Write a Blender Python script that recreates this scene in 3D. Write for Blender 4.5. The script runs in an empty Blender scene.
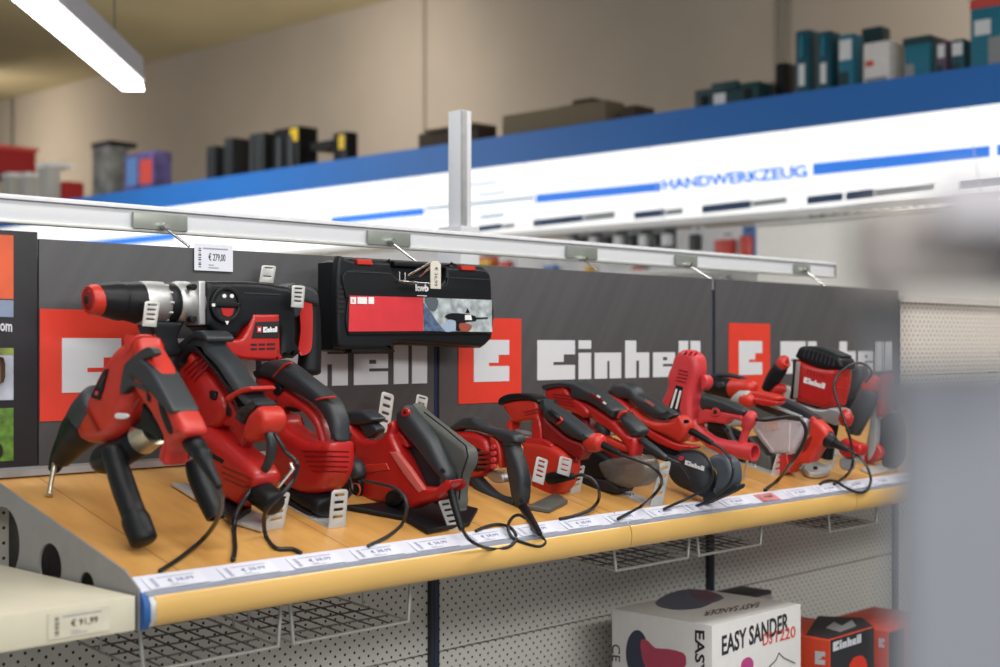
import bpy, bmesh, math, random
from mathutils import Vector, Matrix
random.seed(7)
SC = bpy.context.scene
COL = SC.collection
FPX, HV = 1389.0, 346.0
CAM = Vector((0, -2.17, 1.45))
FW = Vector((.718, .696, 0)); RT = Vector((.696, -.718, 0)); UP = Vector((0, 0, 1))

def ray(u, v):
    return FW + RT * ((u - 500) / FPX) + UP * ((HV - v) / FPX)

class Plane:
    """A real surface in the store: point, in-plane horizontal, up; n looks to the aisle."""
    def __init__(s, p, h, up=(0, 0, 1)):
        s.p = Vector(p); s.h = Vector(h).normalized(); s.up = Vector(up).normalized()
        s.n = s.h.cross(s.up).normalized(); s.k = 1.0
    def P(s, u, v, o=0.0):
        r = ray(u, v); q = s.p + s.n * (o * s.k)
        t = (q - CAM).dot(s.n) / r.dot(s.n)
        return CAM + r * t
    def loc(s, w):
        d = w - s.p
        return d.dot(s.h), d.dot(s.up)
    def depth(s, u, v, o=0.0):
        return (s.P(u, v, o) - CAM).dot(FW)
    def mat(s, o=0.0):
        q = s.p + s.n * (o * s.k)
        return Matrix(((s.h.x, s.up.x, s.n.x, q.x), (s.h.y, s.up.y, s.n.y, q.y), (s.h.z, s.up.z, s.n.z, q.z), (0, 0, 0, 1)))

def XP(x): return Plane((x, 0, 0), (0, -1, 0))
def YP(y): return Plane((0, y, 0), (1, 0, 0))
SL = .257
def zs(y): return 1.234 + SL * y
SHELF = Plane((0, 0, 1.234), (1, 0, 0), (0, 1, SL))     # sloping shelf top, n points up and out

# ------------------------------------------------------------------ materials
MATS = {}
def mat(name, col, rough=.5, metal=0, spec=.5, emit=None, es=0, trans=0, var=.06, bump=0, scale=40, alpha=1, coat=0):
    if name in MATS: return MATS[name]
    m = bpy.data.materials.new(name); m.use_nodes = True
    nt = m.node_tree; b = nt.nodes['Principled BSDF']
    b.inputs['Roughness'].default_value = rough; b.inputs['Metallic'].default_value = metal
    b.inputs['Specular IOR Level'].default_value = spec
    b.inputs['Coat Weight'].default_value = coat
    if trans: b.inputs['Transmission Weight'].default_value = trans
    if alpha < 1: b.inputs['Alpha'].default_value = alpha
    if emit: b.inputs['Emission Color'].default_value = (*emit, 1); b.inputs['Emission Strength'].default_value = es
    tc = nt.nodes.new('ShaderNodeTexCoord'); no = nt.nodes.new('ShaderNodeTexNoise')
    no.inputs['Scale'].default_value = scale; no.inputs['Detail'].default_value = 3
    nt.links.new(tc.outputs['Object'], no.inputs['Vector'])
    r = nt.nodes.new('ShaderNodeValToRGB')
    r.color_ramp.elements[0].position = .3; r.color_ramp.elements[1].position = .7
    r.color_ramp.elements[0].color = (*[c * (1 - var) for c in col], 1)
    r.color_ramp.elements[1].color = (*[min(1, c * (1 + var)) for c in col], 1)
    nt.links.new(no.outputs['Fac'], r.inputs['Fac']); nt.links.new(r.outputs['Color'], b.inputs['Base Color'])
    if bump:
        bp = nt.nodes.new('ShaderNodeBump'); bp.inputs['Strength'].default_value = bump; bp.inputs['Distance'].default_value = .001
        n2 = nt.nodes.new('ShaderNodeTexNoise'); n2.inputs['Scale'].default_value = 900
        nt.links.new(tc.outputs['Object'], n2.inputs['Vector'])
        nt.links.new(n2.outputs['Fac'], bp.inputs['Height']); nt.links.new(bp.outputs['Normal'], b.inputs['Normal'])
    MATS[name] = m
    return m

RED = mat('red_plastic', (.42, .013, .011), .36, coat=.15, bump=.15)
RED2 = mat('orange_red_plastic', (.50, .026, .015), .40, bump=.15)
PINK = mat('coral_red_plastic', (.54, .038, .046), .45, bump=.15)
DKRED = mat('deep_red_plastic', (.20, .006, .006), .4)
RUB = mat('grey_rubber', (.023, .028, .033), .44, bump=.3)
RUB2 = mat('olive_grey_plastic', (.085, .088, .080), .5, bump=.2)
BLK = mat('black_plastic', (.006, .007, .009), .42, spec=.28, bump=.2)
BLK2 = mat('matt_black', (.006, .006, .007), .7)
CAB = mat('black_cable', (.010, .011, .013), .35)
SIL = mat('cast_aluminium', (.50, .50, .50), .46, .85)
ZNC = mat('zinc_plate', (.62, .62, .60), .45, .55, bump=.1)
CHR = mat('bright_steel', (.7, .7, .68), .25, 1)
WHT = mat('white_print', (.75, .76, .78), .5)
PAP = mat('white_paper', (.68, .69, .77), .55, var=.02)
INK = mat('black_ink', (.02, .02, .025), .6)
INK2 = mat('faded_blue_ink', (.22, .23, .42), .6)
LRED = mat('logo_red', (.62, .035, .016), .5, var=.03)
BAG = mat('navy_fabric', (.010, .013, .020), .65, bump=.4)
CLR = mat('cloudy_clear_plastic', (.56, .53, .58), .28, trans=.15, alpha=.88)
SMK = mat('smoked_clear_plastic', (.16, .15, .14), .25, trans=.3, alpha=.75)
BRS = mat('brushed_pale_metal', (.55, .50, .40), .35, .9)

def emission(name, col, s):
    m = bpy.data.materials.new(name); m.use_nodes = True
    b = m.node_tree.nodes['Principled BSDF']
    b.inputs['Base Color'].default_value = (*col, 1)
    b.inputs['Emission Color'].default_value = (*col, 1); b.inputs['Emission Strength'].default_value = s
    return m

# ------------------------------------------------------------------ objects
def sharp(me, ang=38):
    bm = bmesh.new(); bm.from_mesh(me)
    bmesh.ops.remove_doubles(bm, verts=bm.verts, dist=1e-6)
    for f in bm.faces: f.smooth = True
    th = math.radians(ang)
    for e in bm.edges:
        e.smooth = not (len(e.link_faces) != 2 or e.calc_face_angle(0) > th)
    bm.to_mesh(me); bm.free()

def link(name, me, m, parent=None, ang=38):
    sharp(me, ang)
    me.name = name
    if not me.materials: me.materials.append(m)
    o = bpy.data.objects.new(name, me); COL.objects.link(o)
    if parent: o.parent = parent
    return o

def thing(name, label, cat, group=None):
    o = bpy.data.objects.new(name, None); COL.objects.link(o)
    o['label'] = label; o['category'] = cat
    if group: o['group'] = group
    return o
def tag(o, label, cat, group=None):
    o['label'] = label; o['category'] = cat
    if group: o['group'] = group
    return o
def struct(o): o['kind'] = 'structure'; return o

def kids(o):
    r = []
    for c in COL.objects:
        if c.parent == o: r.append(c); r += kids(c)
    return r
def finish(root):
    """put the thing's origin at its base; its parts keep their place"""
    ch = kids(root); own = [root] if root.type == 'MESH' else []
    vs = [v.co for c in own + ch if c.type == 'MESH' for v in c.data.vertices]
    if not vs: return root
    lo = Vector([min(v[i] for v in vs) for i in range(3)]); hi = Vector([max(v[i] for v in vs) for i in range(3)])
    c = Vector(((lo.x + hi.x) / 2, (lo.y + hi.y) / 2, lo.z))
    T = Matrix.Translation(-c)
    for k in own + ch: k.data.transform(T)
    root.location = c
    return root
def copy_tree(o, off=(0, 0, 0), parent=None):
    c = o.copy(); COL.objects.link(c)
    if parent: c.parent = parent
    else: c.location = o.location + Vector(off)
    for ch in [k for k in list(COL.objects) if k.parent == o]: copy_tree(ch, parent=c)
    return c

def cr(pts, n=4, closed=True):
    """Catmull-Rom; a point written twice stays a corner"""
    N = len(pts); out = []
    rng = range(N if closed else N - 1)
    for i in rng:
        p1 = pts[i]; p2 = pts[(i + 1) % N]
        p0 = pts[i - 1] if (closed or i > 0) else p1
        p3 = pts[(i + 2) % N] if (closed or i + 2 < N) else p2
        if p1 == p2: continue
        for k in range(n):
            t = k / n
            out.append(tuple(.5 * (2 * b + (c - a) * t + (2 * a - 5 * b + 4 * c - d) * t * t + (3 * b - a - 3 * c + d) * t ** 3) for a, b, c, d in zip(p0, p1, p2, p3)))
    if not closed: out.append(tuple(pts[-1]))
    return out

def curve_mesh(loops, ext, bev=0, res=3):
    cu = bpy.data.curves.new('c', 'CURVE'); cu.dimensions = '2D'; cu.fill_mode = 'BOTH'
    for L in loops:
        s = cu.splines.new('POLY'); s.points.add(len(L) - 1)
        for p, q in zip(s.points, L): p.co = (q[0], q[1], 0, 1)
        s.use_cyclic_u = True
    cu.extrude = max(ext - bev, 0); cu.bevel_depth = bev; cu.bevel_resolution = res; cu.offset = -bev
    ob = bpy.data.objects.new('c', cu)
    me = bpy.data.meshes.new_from_object(ob)
    bpy.data.objects.remove(ob); bpy.data.curves.remove(cu)
    me.materials.clear()
    return me

def per_(L): return sum(math.dist(L[i - 1], L[i]) for i in range(len(L)))
def clean(L, dmin):
    if len(L) < 8: return L
    for _ in range(6):
        Q = []
        for p in L:
            if not Q or math.dist(p, Q[-1]) > dmin: Q.append(p)
        if math.dist(Q[0], Q[-1]) < dmin: Q.pop()
        R = []
        for i in range(len(Q)):
            a, b, c = Q[i - 1], Q[i], Q[(i + 1) % len(Q)]
            v = (b[0] - a[0], b[1] - a[1]); w = (c[0] - b[0], c[1] - b[1])
            cs = (v[0] * w[0] + v[1] * w[1]) / (math.hypot(*v) * math.hypot(*w) or 1)
            if cs > -.25: R.append(b)
        L = R
        if len(R) == len(Q): break
    # round off what is still sharper than a bevel can follow
    for _ in range(2):
        N = len(L); Q = []
        for i in range(N):
            a, b, c = L[i - 1], L[i], L[(i + 1) % N]
            v = (b[0] - a[0], b[1] - a[1]); w = (c[0] - b[0], c[1] - b[1])
            cs = (v[0] * w[0] + v[1] * w[1]) / (math.hypot(*v) * math.hypot(*w) or 1)
            if cs < .55: Q += [((a[0] + 2 * b[0]) / 3, (a[1] + 2 * b[1]) / 3), ((c[0] + 2 * b[0]) / 3, (c[1] + 2 * b[1]) / 3)]
            else: Q.append(b)
        L = Q
    return L
def area(L):
    return .5 * sum(L[i - 1][0] * L[i][1] - L[i][0] * L[i - 1][1] for i in range(len(L)))
def slab(name, pl, out, near, far, m, bev=.003, parent=None, smooth=True, holes=(), n=4):
    """solid between two offsets of a plane; outline seen on the near face"""
    t = (near - far) / 2; po = near
    if pl.k != 1 and t > .009: po = (near + far) / 2
    t *= pl.k
    def cv(o):
        w = [pl.loc(pl.P(u, v, po)) for u, v in o]
        if smooth: w = cr(w, n)
        if area(w) < 0: w.reverse()
        return w
    L = cv(out)
    if pl.k != 1 and t > .009:
        # the side seen past the near face is part of the traced outline: take it off the width
        per = sum(math.dist(L[i - 1], L[i]) for i in range(len(L)))
        r = ray(*out[0]); ratio = abs(r.dot(pl.h) / r.dot(pl.n))
        g = min(t * ratio * .62, .26 * 2 * area(L) / per)
        Q = []; N = len(L)
        for i in range(N):
            x, y = L[i]
            dx, dy = L[(i + 1) % N][0] - L[i - 1][0], L[(i + 1) % N][1] - L[i - 1][1]
            nx = dy / (math.hypot(dx, dy) or 1); sg = 1 if nx > 0 else -1
            w = 9.0                                            # width of the shape beside this point
            for j in range(N):
                if j in (i, (i + 1) % N): continue
                (xa, ya), (xb, yb) = L[j - 1], L[j]
                if (ya - y) * (yb - y) < 0:
                    xc = xa + (xb - xa) * (y - ya) / (yb - ya); d = (x - xc) * sg
                    if 1e-4 < d < w: w = d
            Q.append((x - min(g, .3 * w if w < 9 else 0) * nx / (abs(nx) * .8 + .2), y))
        L = Q
    if smooth and pl.k != 1 and t > .007:
        per = sum(math.dist(L[i - 1], L[i]) for i in range(len(L)))
        bev = max(bev, min(t * .55, .30 * 2 * area(L) / per))
    if bev > .0015 and pl.k != 1: L = clean(L, min(.0012, .012 * per_(L)))
    me = curve_mesh([L] + [cv(h)[::-1] for h in holes], t, min(bev, t * .98), 4)
    me.transform(pl.mat((near + far) / 2))
    return link(name, me, m, parent)

def loft(name, pl, st, m, parent=None, ex=2.0, cap=True, seg=20, n=4, ratio=1.0, hollow=False):
    """tapering body along a path; station = (u, v, radius_px[, offset]); ratio = depth / height"""
    pts = []
    for s in st:
        o = s[3] if len(s) > 3 else 0
        w = pl.P(s[0], s[1], o); d = (w - CAM).dot(FW)
        pts.append((w.x, w.y, w.z, s[2] * d / FPX))
    return loft3(name, pts, m, parent, ex, cap, seg, n, ratio, pl.n, hollow)
def loft3(name, pts, m, parent=None, ex=2.0, cap=True, seg=20, n=4, ratio=1.0, nrm=Vector((0, 0, 1)), hollow=False):
    if n > 1: pts = cr(pts, n, False)
    C = [Vector(p[:3]) for p in pts]; R = [max(p[3], 1e-4) for p in pts]
    bm = bmesh.new(); rings = []
    prevN = None
    for i, c in enumerate(C):
        T = (C[min(i + 1, len(C) - 1)] - C[max(i - 1, 0)]).normalized()
        N = nrm - T * nrm.dot(T)
        if prevN is not None and N.length < .25: N = prevN - T * prevN.dot(T)
        N.normalize(); prevN = N; B = T.cross(N)
        rings.append((c, T, N, B, R[i]))
    def ring(c, N, B, r):
        vs = []
        for k in range(seg):
            a = 2 * math.pi * k / seg; ca, sa = math.cos(a), math.sin(a)
            x = math.copysign(abs(ca) ** (2 / ex), ca) * r; y = math.copysign(abs(sa) ** (2 / ex), sa) * r * ratio
            vs.append(bm.verts.new(c + B * x + N * y))
        return vs
    seq = []
    c, T, N, B, r = rings[0]
    if cap:
        for f, s in ((.35, .30), (.72, .22), (.93, .1)): seq.append(ring(c - T * r * s, N, B, r * f))
    for c_, T_, N_, B_, r_ in rings: seq.append(ring(c_, N_, B_, r_))
    c, T, N, B, r = rings[-1]
    if cap and not hollow:
        for f, s in ((.93, .1), (.72, .22), (.35, .30)): seq.append(ring(c + T * r * s, N, B, r * f))
    if hollow:
        seq.append(ring(c, N, B, r * .78)); seq.append(ring(c - T * r * 1.5, N, B, r * .74))
    for a, b in zip(seq, seq[1:]):
        for k in range(seg):
            bm.faces.new((a[k], a[(k + 1) % seg], b[(k + 1) % seg], b[k]))
    bm.faces.new(seq[0][::-1]); bm.faces.new(seq[-1])
    bmesh.ops.recalc_face_normals(bm, faces=bm.faces)
    me = bpy.data.meshes.new(name); bm.to_mesh(me); bm.free()
    return link(name, me, m, parent, 50)

def px3(p):
    """(u, v, X) on the plane X, (u, v, 's') on the shelf, (u, v, 'y', y) on a plane facing the aisle"""
    if p[2] == 's': return SHELF.P(p[0], p[1], p[3] if len(p) > 3 else .004)
    if p[2] == 'y': return YP(p[3]).P(p[0], p[1])
    return XP(p[2]).P(p[0], p[1])
def cable(name, pts, r=.0032, m=None, parent=None, n=8):
    W = [tuple(px3(p)) + ((p[-1] if len(p) > 4 else r),) for p in pts]
    return loft3(name, W, m or CAB, parent, seg=10, n=n, nrm=Vector((.3, .2, .93)))

def box(name, x0, x1, y0, y1, z0, z1, m, parent=None, bev=0.0):
    bm = bmesh.new()
    bmesh.ops.create_cube(bm, size=1)
    for v in bm.verts:
        v.co = Vector(((x0 + x1) / 2 + v.co.x * (x1 - x0), (y0 + y1) / 2 + v.co.y * (y1 - y0), (z0 + z1) / 2 + v.co.z * (z1 - z0)))
    if bev: bmesh.ops.bevel(bm, geom=list(bm.edges), offset=bev, segments=2, affect='EDGES', profile=.6)
    me = bpy.data.meshes.new(name); bm.to_mesh(me); bm.free()
    return link(name, me, m, parent)
def multi(name, parts, m, parent=None):
    """several boxes (world corners) in one mesh: slots, grids, ribs of ONE part"""
    bm = bmesh.new()
    for x0, x1, y0, y1, z0, z1 in parts:
        r = bmesh.ops.create_cube(bm, size=1)
        for v in r['verts']:
            v.co = Vector(((x0 + x1) / 2 + v.co.x * (x1 - x0), (y0 + y1) / 2 + v.co.y * (y1 - y0), (z0 + z1) / 2 + v.co.z * (z1 - z0)))
    me = bpy.data.meshes.new(name); bm.to_mesh(me); bm.free()
    return link(name, me, m, parent)
def wires(name, segs, r, m, parent=None, seg=8):
    """rods of one welded part"""
    bm = bmesh.new()
    for a, b in segs:
        a = Vector(a); b = Vector(b); d = b - a
        if d.length < 1e-5: continue
        M = Matrix.Translation((a + b) / 2) @ d.to_track_quat('Z', 'Y').to_matrix().to_4x4()
        bmesh.ops.create_cone(bm, cap_ends=True, segments=seg, radius1=r, radius2=r, depth=d.length + r, matrix=M)
    me = bpy.data.meshes.new(name); bm.to_mesh(me); bm.free()
    return link(name, me, m, parent, 50)

def quads(name, pl, polys, o, m, parent=None, th=.0012):
    """flat print or slots on a face, a hair thick; polys in pixels"""
    loops = []
    for q in polys:
        w = [pl.loc(pl.P(u, v, o)) for u, v in q]
        if area(w) < 0: w.reverse()
        loops.append(w)
    bm = bmesh.new(); M = pl.mat(o)
    for L in loops:
        a = [bm.verts.new(M @ Vector((x, y, th / 2))) for x, y in L]
        b = [bm.verts.new(M @ Vector((x, y, -th / 2))) for x, y in L]
        bm.faces.new(a); bm.faces.new(b[::-1])
        for i in range(len(a)): bm.faces.new((a[i - 1], b[i - 1], b[i], a[i]))
    bmesh.ops.recalc_face_normals(bm, faces=bm.faces)
    me = bpy.data.meshes.new(name); bm.to_mesh(me); bm.free()
    return link(name, me, m, parent)
def lines(name, pl, segs, w, o, m, parent=None, th=.0012):
    P = []
    for u1, v1, u2, v2 in segs:
        d = math.hypot(u2 - u1, v2 - v1) or 1; nx, ny = -(v2 - v1) / d * w / 2, (u2 - u1) / d * w / 2
        P.append([(u1 + nx, v1 + ny), (u2 + nx, v2 + ny), (u2 - nx, v2 - ny), (u1 - nx, v1 - ny)])
    return quads(name, pl, P, o, m, parent, th)

def text3(name, s, a, b, c, nrm, m, parent=None, th=.001, bold=0.0):
    """lettering: a = lower left, b = lower right, c = upper left (world points)"""
    cu = bpy.data.curves.new('t', 'FONT'); cu.body = s; cu.extrude = .5; cu.offset = bold; cu.resolution_u = 3
    ob = bpy.data.objects.new('t', cu); me = bpy.data.meshes.new_from_object(ob)
    bpy.data.objects.remove(ob); bpy.data.curves.remove(cu); me.materials.clear()
    xs = [v.co.x for v in me.vertices]; ys = [v.co.y for v in me.vertices]
    x0, x1, y0, y1 = min(xs), max(xs), min(ys), max(ys)
    a, b, c = Vector(a), Vector(b), Vector(c)
    for v in me.vertices:
        v.co = a + (b - a) * ((v.co.x - x0) / (x1 - x0)) + (c - a) * ((v.co.y - y0) / (y1 - y0)) + nrm * (v.co.z * th)
    return link(name, me, m, parent)
def ptext(name, s, pl, a, b, c, o, m, parent=None, th=.001, bold=0.0):
    return text3(name, s, pl.P(*a, o), pl.P(*b, o), pl.P(*c, o), pl.n, m, parent, th, bold)

def disc(name, pl, u, v, ru, rv, o, th, m, parent=None, hole=0, bev=.001):
    t = [(u + ru * math.cos(a * math.pi / 12), v + rv * math.sin(a * math.pi / 12)) for a in range(24)]
    h = [[(u + hole * ru * math.cos(a * math.pi / 12), v + hole * rv * math.sin(a * math.pi / 12)) for a in range(24)]] if hole else []
    return slab(name, pl, t, o, o - th, m, bev, parent, smooth=False, holes=h)

# block lettering of the maker on banners, tools and boxes: x, y in units of the letter height
def blocks():
    E = [(0, 1), (.98, 1), (.98, .64), (.68, .64), (.68, .45), (.41, .45), (.41, .37), (.98, .37), (.98, 0), (0, 0)]
    R = lambda a, b, c, d: [(a, c), (b, c), (b, d), (a, d)]
    L = [E, R(1.08, 1.42, .78, 1), R(1.08, 1.42, 0, .68)]
    L.append([(1.52, .68), (2.27, .68), (2.27, 0), (1.94, 0), (1.94, .46), (1.87, .46), (1.87, 0), (1.52, 0)])
    L.append([(2.39, 1), (2.71, 1), (2.71, .68), (3.10, .68), (3.10, 0), (2.80, 0), (2.80, .46), (2.71, .46), (2.71, 0), (2.39, 0)])
    L += [R(3.22, 3.52, 0, .68), R(3.52, 3.90, .55, .68), R(3.66, 3.90, .36, .55), R(3.52, 3.66, .36, .46), R(3.52, 3.90, 0, .29)]
    L += [R(4.02, 4.32, 0, 1), R(4.40, 4.72, 0, 1)]
    return E, L
EL, WORD = blocks()
def logo(name, loops, a, b, c, nrm, m, parent=None, th=.001, units=1.0):
    a, b, c = Vector(a), Vector(b), Vector(c)
    bm = bmesh.new()
    for L in loops:
        up = [bm.verts.new(a + (b - a) * (x / units) + (c - a) * y + nrm * th) for x, y in L]
        dn = [bm.verts.new(a + (b - a) * (x / units) + (c - a) * y) for x, y in L]
        bm.faces.new(up); bm.faces.new(dn[::-1])
        for i in range(len(up)): bm.faces.new((up[i - 1], dn[i - 1], dn[i], up[i]))
    bmesh.ops.recalc_face_normals(bm, faces=bm.faces)
    bmesh.ops.triangulate(bm, faces=bm.faces)
    me = bpy.data.meshes.new(name); bm.to_mesh(me); bm.free()
    return link(name, me, m, parent)
# ================================================================== camera, light
cam = bpy.data.objects.new('camera', bpy.data.cameras.new('camera')); COL.objects.link(cam); SC.camera = cam
cam.data.lens = 50; cam.data.sensor_width = 36; cam.data.shift_y = (HV - 333.5) / 1000
cam.location = CAM
cam.matrix_world = Matrix(((RT.x, UP.x, -FW.x, CAM.x), (RT.y, UP.y, -FW.y, CAM.y), (0, 1, 0, CAM.z), (0, 0, 0, 1)))
cam.data.clip_start = .02
cam.data.dof.use_dof = True; cam.data.dof.focus_distance = 2.62; cam.data.dof.aperture_fstop = 3.3
SC.view_settings.view_transform = 'Standard'; SC.view_settings.look = 'None'
SC.view_settings.gamma = 1; SC.view_settings.exposure = 0.0; SC.view_settings.use_curve_mapping = False

w = bpy.data.worlds.new('store_light'); SC.world = w; w.use_nodes = True
w.node_tree.nodes['Background'].inputs[0].default_value = (.90, .95, 1, 1)
w.node_tree.nodes['Background'].inputs[1].default_value = .34
def area_light(name, loc, target, sx, sy, e, col=(1, .98, .94)):
    l = bpy.data.lights.new(name, 'AREA'); l.shape = 'RECTANGLE'; l.size = sx; l.size_y = sy; l.energy = e; l.color = col
    o = bpy.data.objects.new(name, l); COL.objects.link(o); o.location = loc
    o.rotation_euler = (Vector(target) - Vector(loc)).to_track_quat('-Z', 'Y').to_euler()
    return o
area_light('aisle_luminaire', (1.2, -1.3, 3.1), (1.4, -.5, 1.1), 2.4, .35, 34)
area_light('aisle_luminaire', (3.8, -1.3, 3.1), (3.6, -.5, 1.1), 2.4, .35, 34)
area_light('rear_aisle_luminaire', (1.8, 1.2, 3.2), (2.0, .2, 1.6), 3, .3, 20)
area_light('fascia_fill', (4.6, 8.0, 4.4), (7.2, 8.5, 2.4), .6, 17, 430)  # added unseen fill that whitens the rear fascia
area_light('wall_fill', (8.6, 17.5, 4.4), (10.5, 17.5, 3.6), 1.0, 12, 300, (1, .90, .74))  # added unseen fill for the left part of the back wall
area_light('ceiling_fill', (8.2, 12, 3.6), (8.6, 12, 5.4), .5, 18, 48, (1, .92, .74))  # added unseen fill from below to lift the ceiling
area_light('wall_fill', (8.3, 1.5, 4.2), (10.5, 1.5, 3.4), 1.0, 6, 150, (1, .93, .82))  # added unseen fill for the right part of the back wall
area_light('wall_fill', (8.8, 9, 4.6), (10.5, 10, 3.6), 1.0, 16, 300, (1, .92, .80))  # added unseen fill along the middle of the back wall

area_light('front_fill', (1.2, -4.2, 2.9), (2.2, 0, .9), 4.5, .5, 95)  # added unseen fill to brighten the panels below the shelf
area_light('front_fill', (-1.5, -3.0, 2.6), (1.0, -1.0, 1.2), 2.0, .5, 22)  # second added fill, out of view behind the camera
# ================================================================== room
FLR = mat('grey_floor_tiles', (.30, .29, .27), .35)
WLL = mat('beige_wall_plaster', (.33, .285, .24), .85, var=.04, scale=1.2)
CEI = mat('olive_ceiling_panels', (.44, .37, .225), .9, var=.05, scale=1.5)
struct(box('floor', -3, 10.9, -8, 27, -.05, 0, FLR))
struct(box('wall_back', 10.5, 10.7, -8, 27, 0, 5.4, WLL))
struct(box('ceiling', 2.5, 10.9, -8, 27, 5.4, 5.5, CEI))
struct(box('trim_1', 10.47, 10.5, 9.15, 9.19, 0, 5.4, mat('joint_grey', (.28, .245, .20), .8)))
wp = XP(10.44)
p = wp.P(782, 60); pc = thing('wall_conduit', 'thin vertical grey conduit with socket box on the beige back wall', 'conduit')
wires('pipe', [((10.44, p.y, 2.2), (10.44, p.y, 5.4))], .028, mat('conduit_grey', (.17, .16, .14), .6), pc)
box('socket_box', 10.36, 10.49, p.y - .12, p.y + .12, 3.35, 3.75, mat('socket_brown', (.06, .04, .035), .6), pc); finish(pc)
p = wp.P(10, 60)
struct(wires('trim_2', [((10.46, p.y, 0), (10.46, p.y, 5.4))], .03, MATS['conduit_grey']))

# ------------------------------------------------------------------ hanging lamp
LG = emission('lamp_glow', (1, 1, 1), 7)
lamp = thing('linear_ceiling_lamp', 'long glowing white tube lamp with pale housing hanging at top left', 'lamp')
hd = (FW + RT * (-.048)).normalized(); le = CAM + (FW + RT * ((133 - 500) / FPX) + UP * ((HV - 84) / FPX)) * 6.0
side = hd.cross(UP)
def rod(name, o0, o1, wd, z0, z1, m, par):
    bm = bmesh.new(); vs = []
    for q in (0, 1):
        c = (o0, o1)[q]
        for sx, z in ((-wd, z0), (wd, z0), (wd * .8, z1), (-wd * .8, z1)): vs.append(bm.verts.new(c + side * sx + UP * z))
    for f in ((0, 1, 2, 3), (7, 6, 5, 4), (0, 4, 5, 1), (1, 5, 6, 2), (2, 6, 7, 3), (3, 7, 4, 0)): bm.faces.new([vs[i] for i in f])
    bmesh.ops.recalc_face_normals(bm, faces=bm.faces)
    me = bpy.data.meshes.new(name); bm.to_mesh(me); bm.free(); return link(name, me, m, par)
l1 = le - hd * 3.2
rod('housing', le, l1, .052, .012, .115, mat('lamp_housing', (.42, .42, .47), .5), lamp)
rod('diffuser', le + hd * .01, l1, .046, -.028, .012, LG, lamp)
wires('suspension_wire', [(le - hd * .35 + UP * .08, Vector(((le - hd * .35).x, (le - hd * .35).y, 5.6)))], .004, mat('wire_grey', (.12, .11, .09), .5), lamp)
wires('suspension_wire', [(le - hd * 2.6 + UP * .08, Vector(((le - hd * 2.6).x, (le - hd * 2.6).y, 5.6)))], .004, MATS['wire_grey'], lamp)
finish(lamp)

# ------------------------------------------------------------------ far fascia gondola
FP = Plane((7, 0, 2.713), (0, -1, 0), (-.36 / 1.0, 0, 1))       # leaning light canopy
BP = XP(7.0)
BLU = mat('royal_blue_board', (.018, .165, .56), .5, var=.03, scale=2)
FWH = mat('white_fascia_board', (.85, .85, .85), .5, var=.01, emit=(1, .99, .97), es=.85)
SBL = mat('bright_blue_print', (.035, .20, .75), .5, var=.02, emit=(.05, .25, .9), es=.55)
PBL = mat('pale_blue_print', (.42, .62, .88), .5)
NVY = mat('navy_print', (.05, .10, .22), .5)
GRY = mat('pale_grey_print', (.45, .48, .52), .5)
far = thing('fascia_gondola', 'long rear gondola with blue top band over white lit fascia lettered HANDWERKZEUG', 'shelving')
box('top_band', 7.0, 7.05, .2, 26, 2.713, 2.924, BLU, far)
box('top_deck', 7.05, 8.0, .2, 26, 2.86, 2.90, mat('deck_grey', (.3, .3, .3), .7), far)
def fpt(y, z): return Vector((7.0 + (2.713 - z) * .36, y, z))
bm = bmesh.new()
for a, b in (((.2, 2.713), (26, 2.22)),):
    v = [bm.verts.new(fpt(*q)) for q in ((.2, 2.713), (26, 2.713), (26, 2.265), (.2, 2.265))]
    bm.faces.new(v)
    v2 = [bm.verts.new(x.co + Vector((.03, 0, 0))) for x in v]; bm.faces.new(v2[::-1])
    for i in range(4): bm.faces.new((v[i - 1], v2[i - 1], v2[i], v[i]))
bmesh.ops.recalc_face_normals(bm, faces=bm.faces)
me = bpy.data.meshes.new('f'); bm.to_mesh(me); bm.free(); link('fascia_panel', me, FWH, far)
fasn = Vector((-1, 0, -.36)).normalized()
FPL = Plane(fpt(0, 2.713), (0, -1, 0), (-.36, 0, 1)); FPL.n = fasn; FPL.up = FPL.h.cross(FPL.n) * -1
FPL.up = Vector((-.36, 0, 1)).normalized()
def fq(name, polys, m, par, o=.004):
    for q_ in polys: quads(name, FPL, [q_], o, m, par, .002)
fq('blue_stripe', [[(331, 217), (424, 207.5), (424, 215), (331, 224.5)]], SBL, far)
fq('blue_stripe', [[(536, 194.5), (661, 182), (661, 191), (536, 203)]], SBL, far)
fq('blue_stripe', [[(813, 163.5), (990, 145.5), (990, 157), (813, 175.5)]], SBL, far)
fq('blue_stripe', [[(997, 144.5), (1100, 134), (1100, 146), (997, 156)]], SBL, far)
fq('blue_stripe', [[(60, 244), (175, 232), (175, 240), (60, 252)]], SBL, far)
fq('faded_print', [[(426, 207), (534, 196), (534, 199), (426, 210)], [(470, 184), (497, 181), (497, 183), (470, 186)], [(478, 194), (505, 191), (505, 193), (478, 196)], [(480, 216), (504, 213), (504, 216), (480, 219)]], PBL, far)
fq('category_strip', [[(478, 226), (502, 223), (502, 229), (478, 232)], [(533, 220), (583, 214.5), (583, 221.5), (533, 227)], [(634, 212), (665, 208.7), (665, 216), (634, 219.3)], [(702, 205.5), (751, 200), (751, 208), (702, 213.5)], [(807, 196.5), (843, 192.5), (843, 200.5), (807, 204.5)], [(846, 192), (874, 189), (874, 197.5), (846, 200.5)]], NVY, far)
fq('category_text', [[(503, 224), (515, 222.7), (515, 227.5), (503, 229)], [(584, 214.5), (615, 211), (615, 218), (584, 221.5)], [(666, 209.7), (683, 207.7), (683, 213.7), (666, 215.7)], [(752, 201), (787, 197), (787, 203), (752, 207)], [(875, 190), (935, 184), (935, 190), (875, 197)]], GRY, far)
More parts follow.
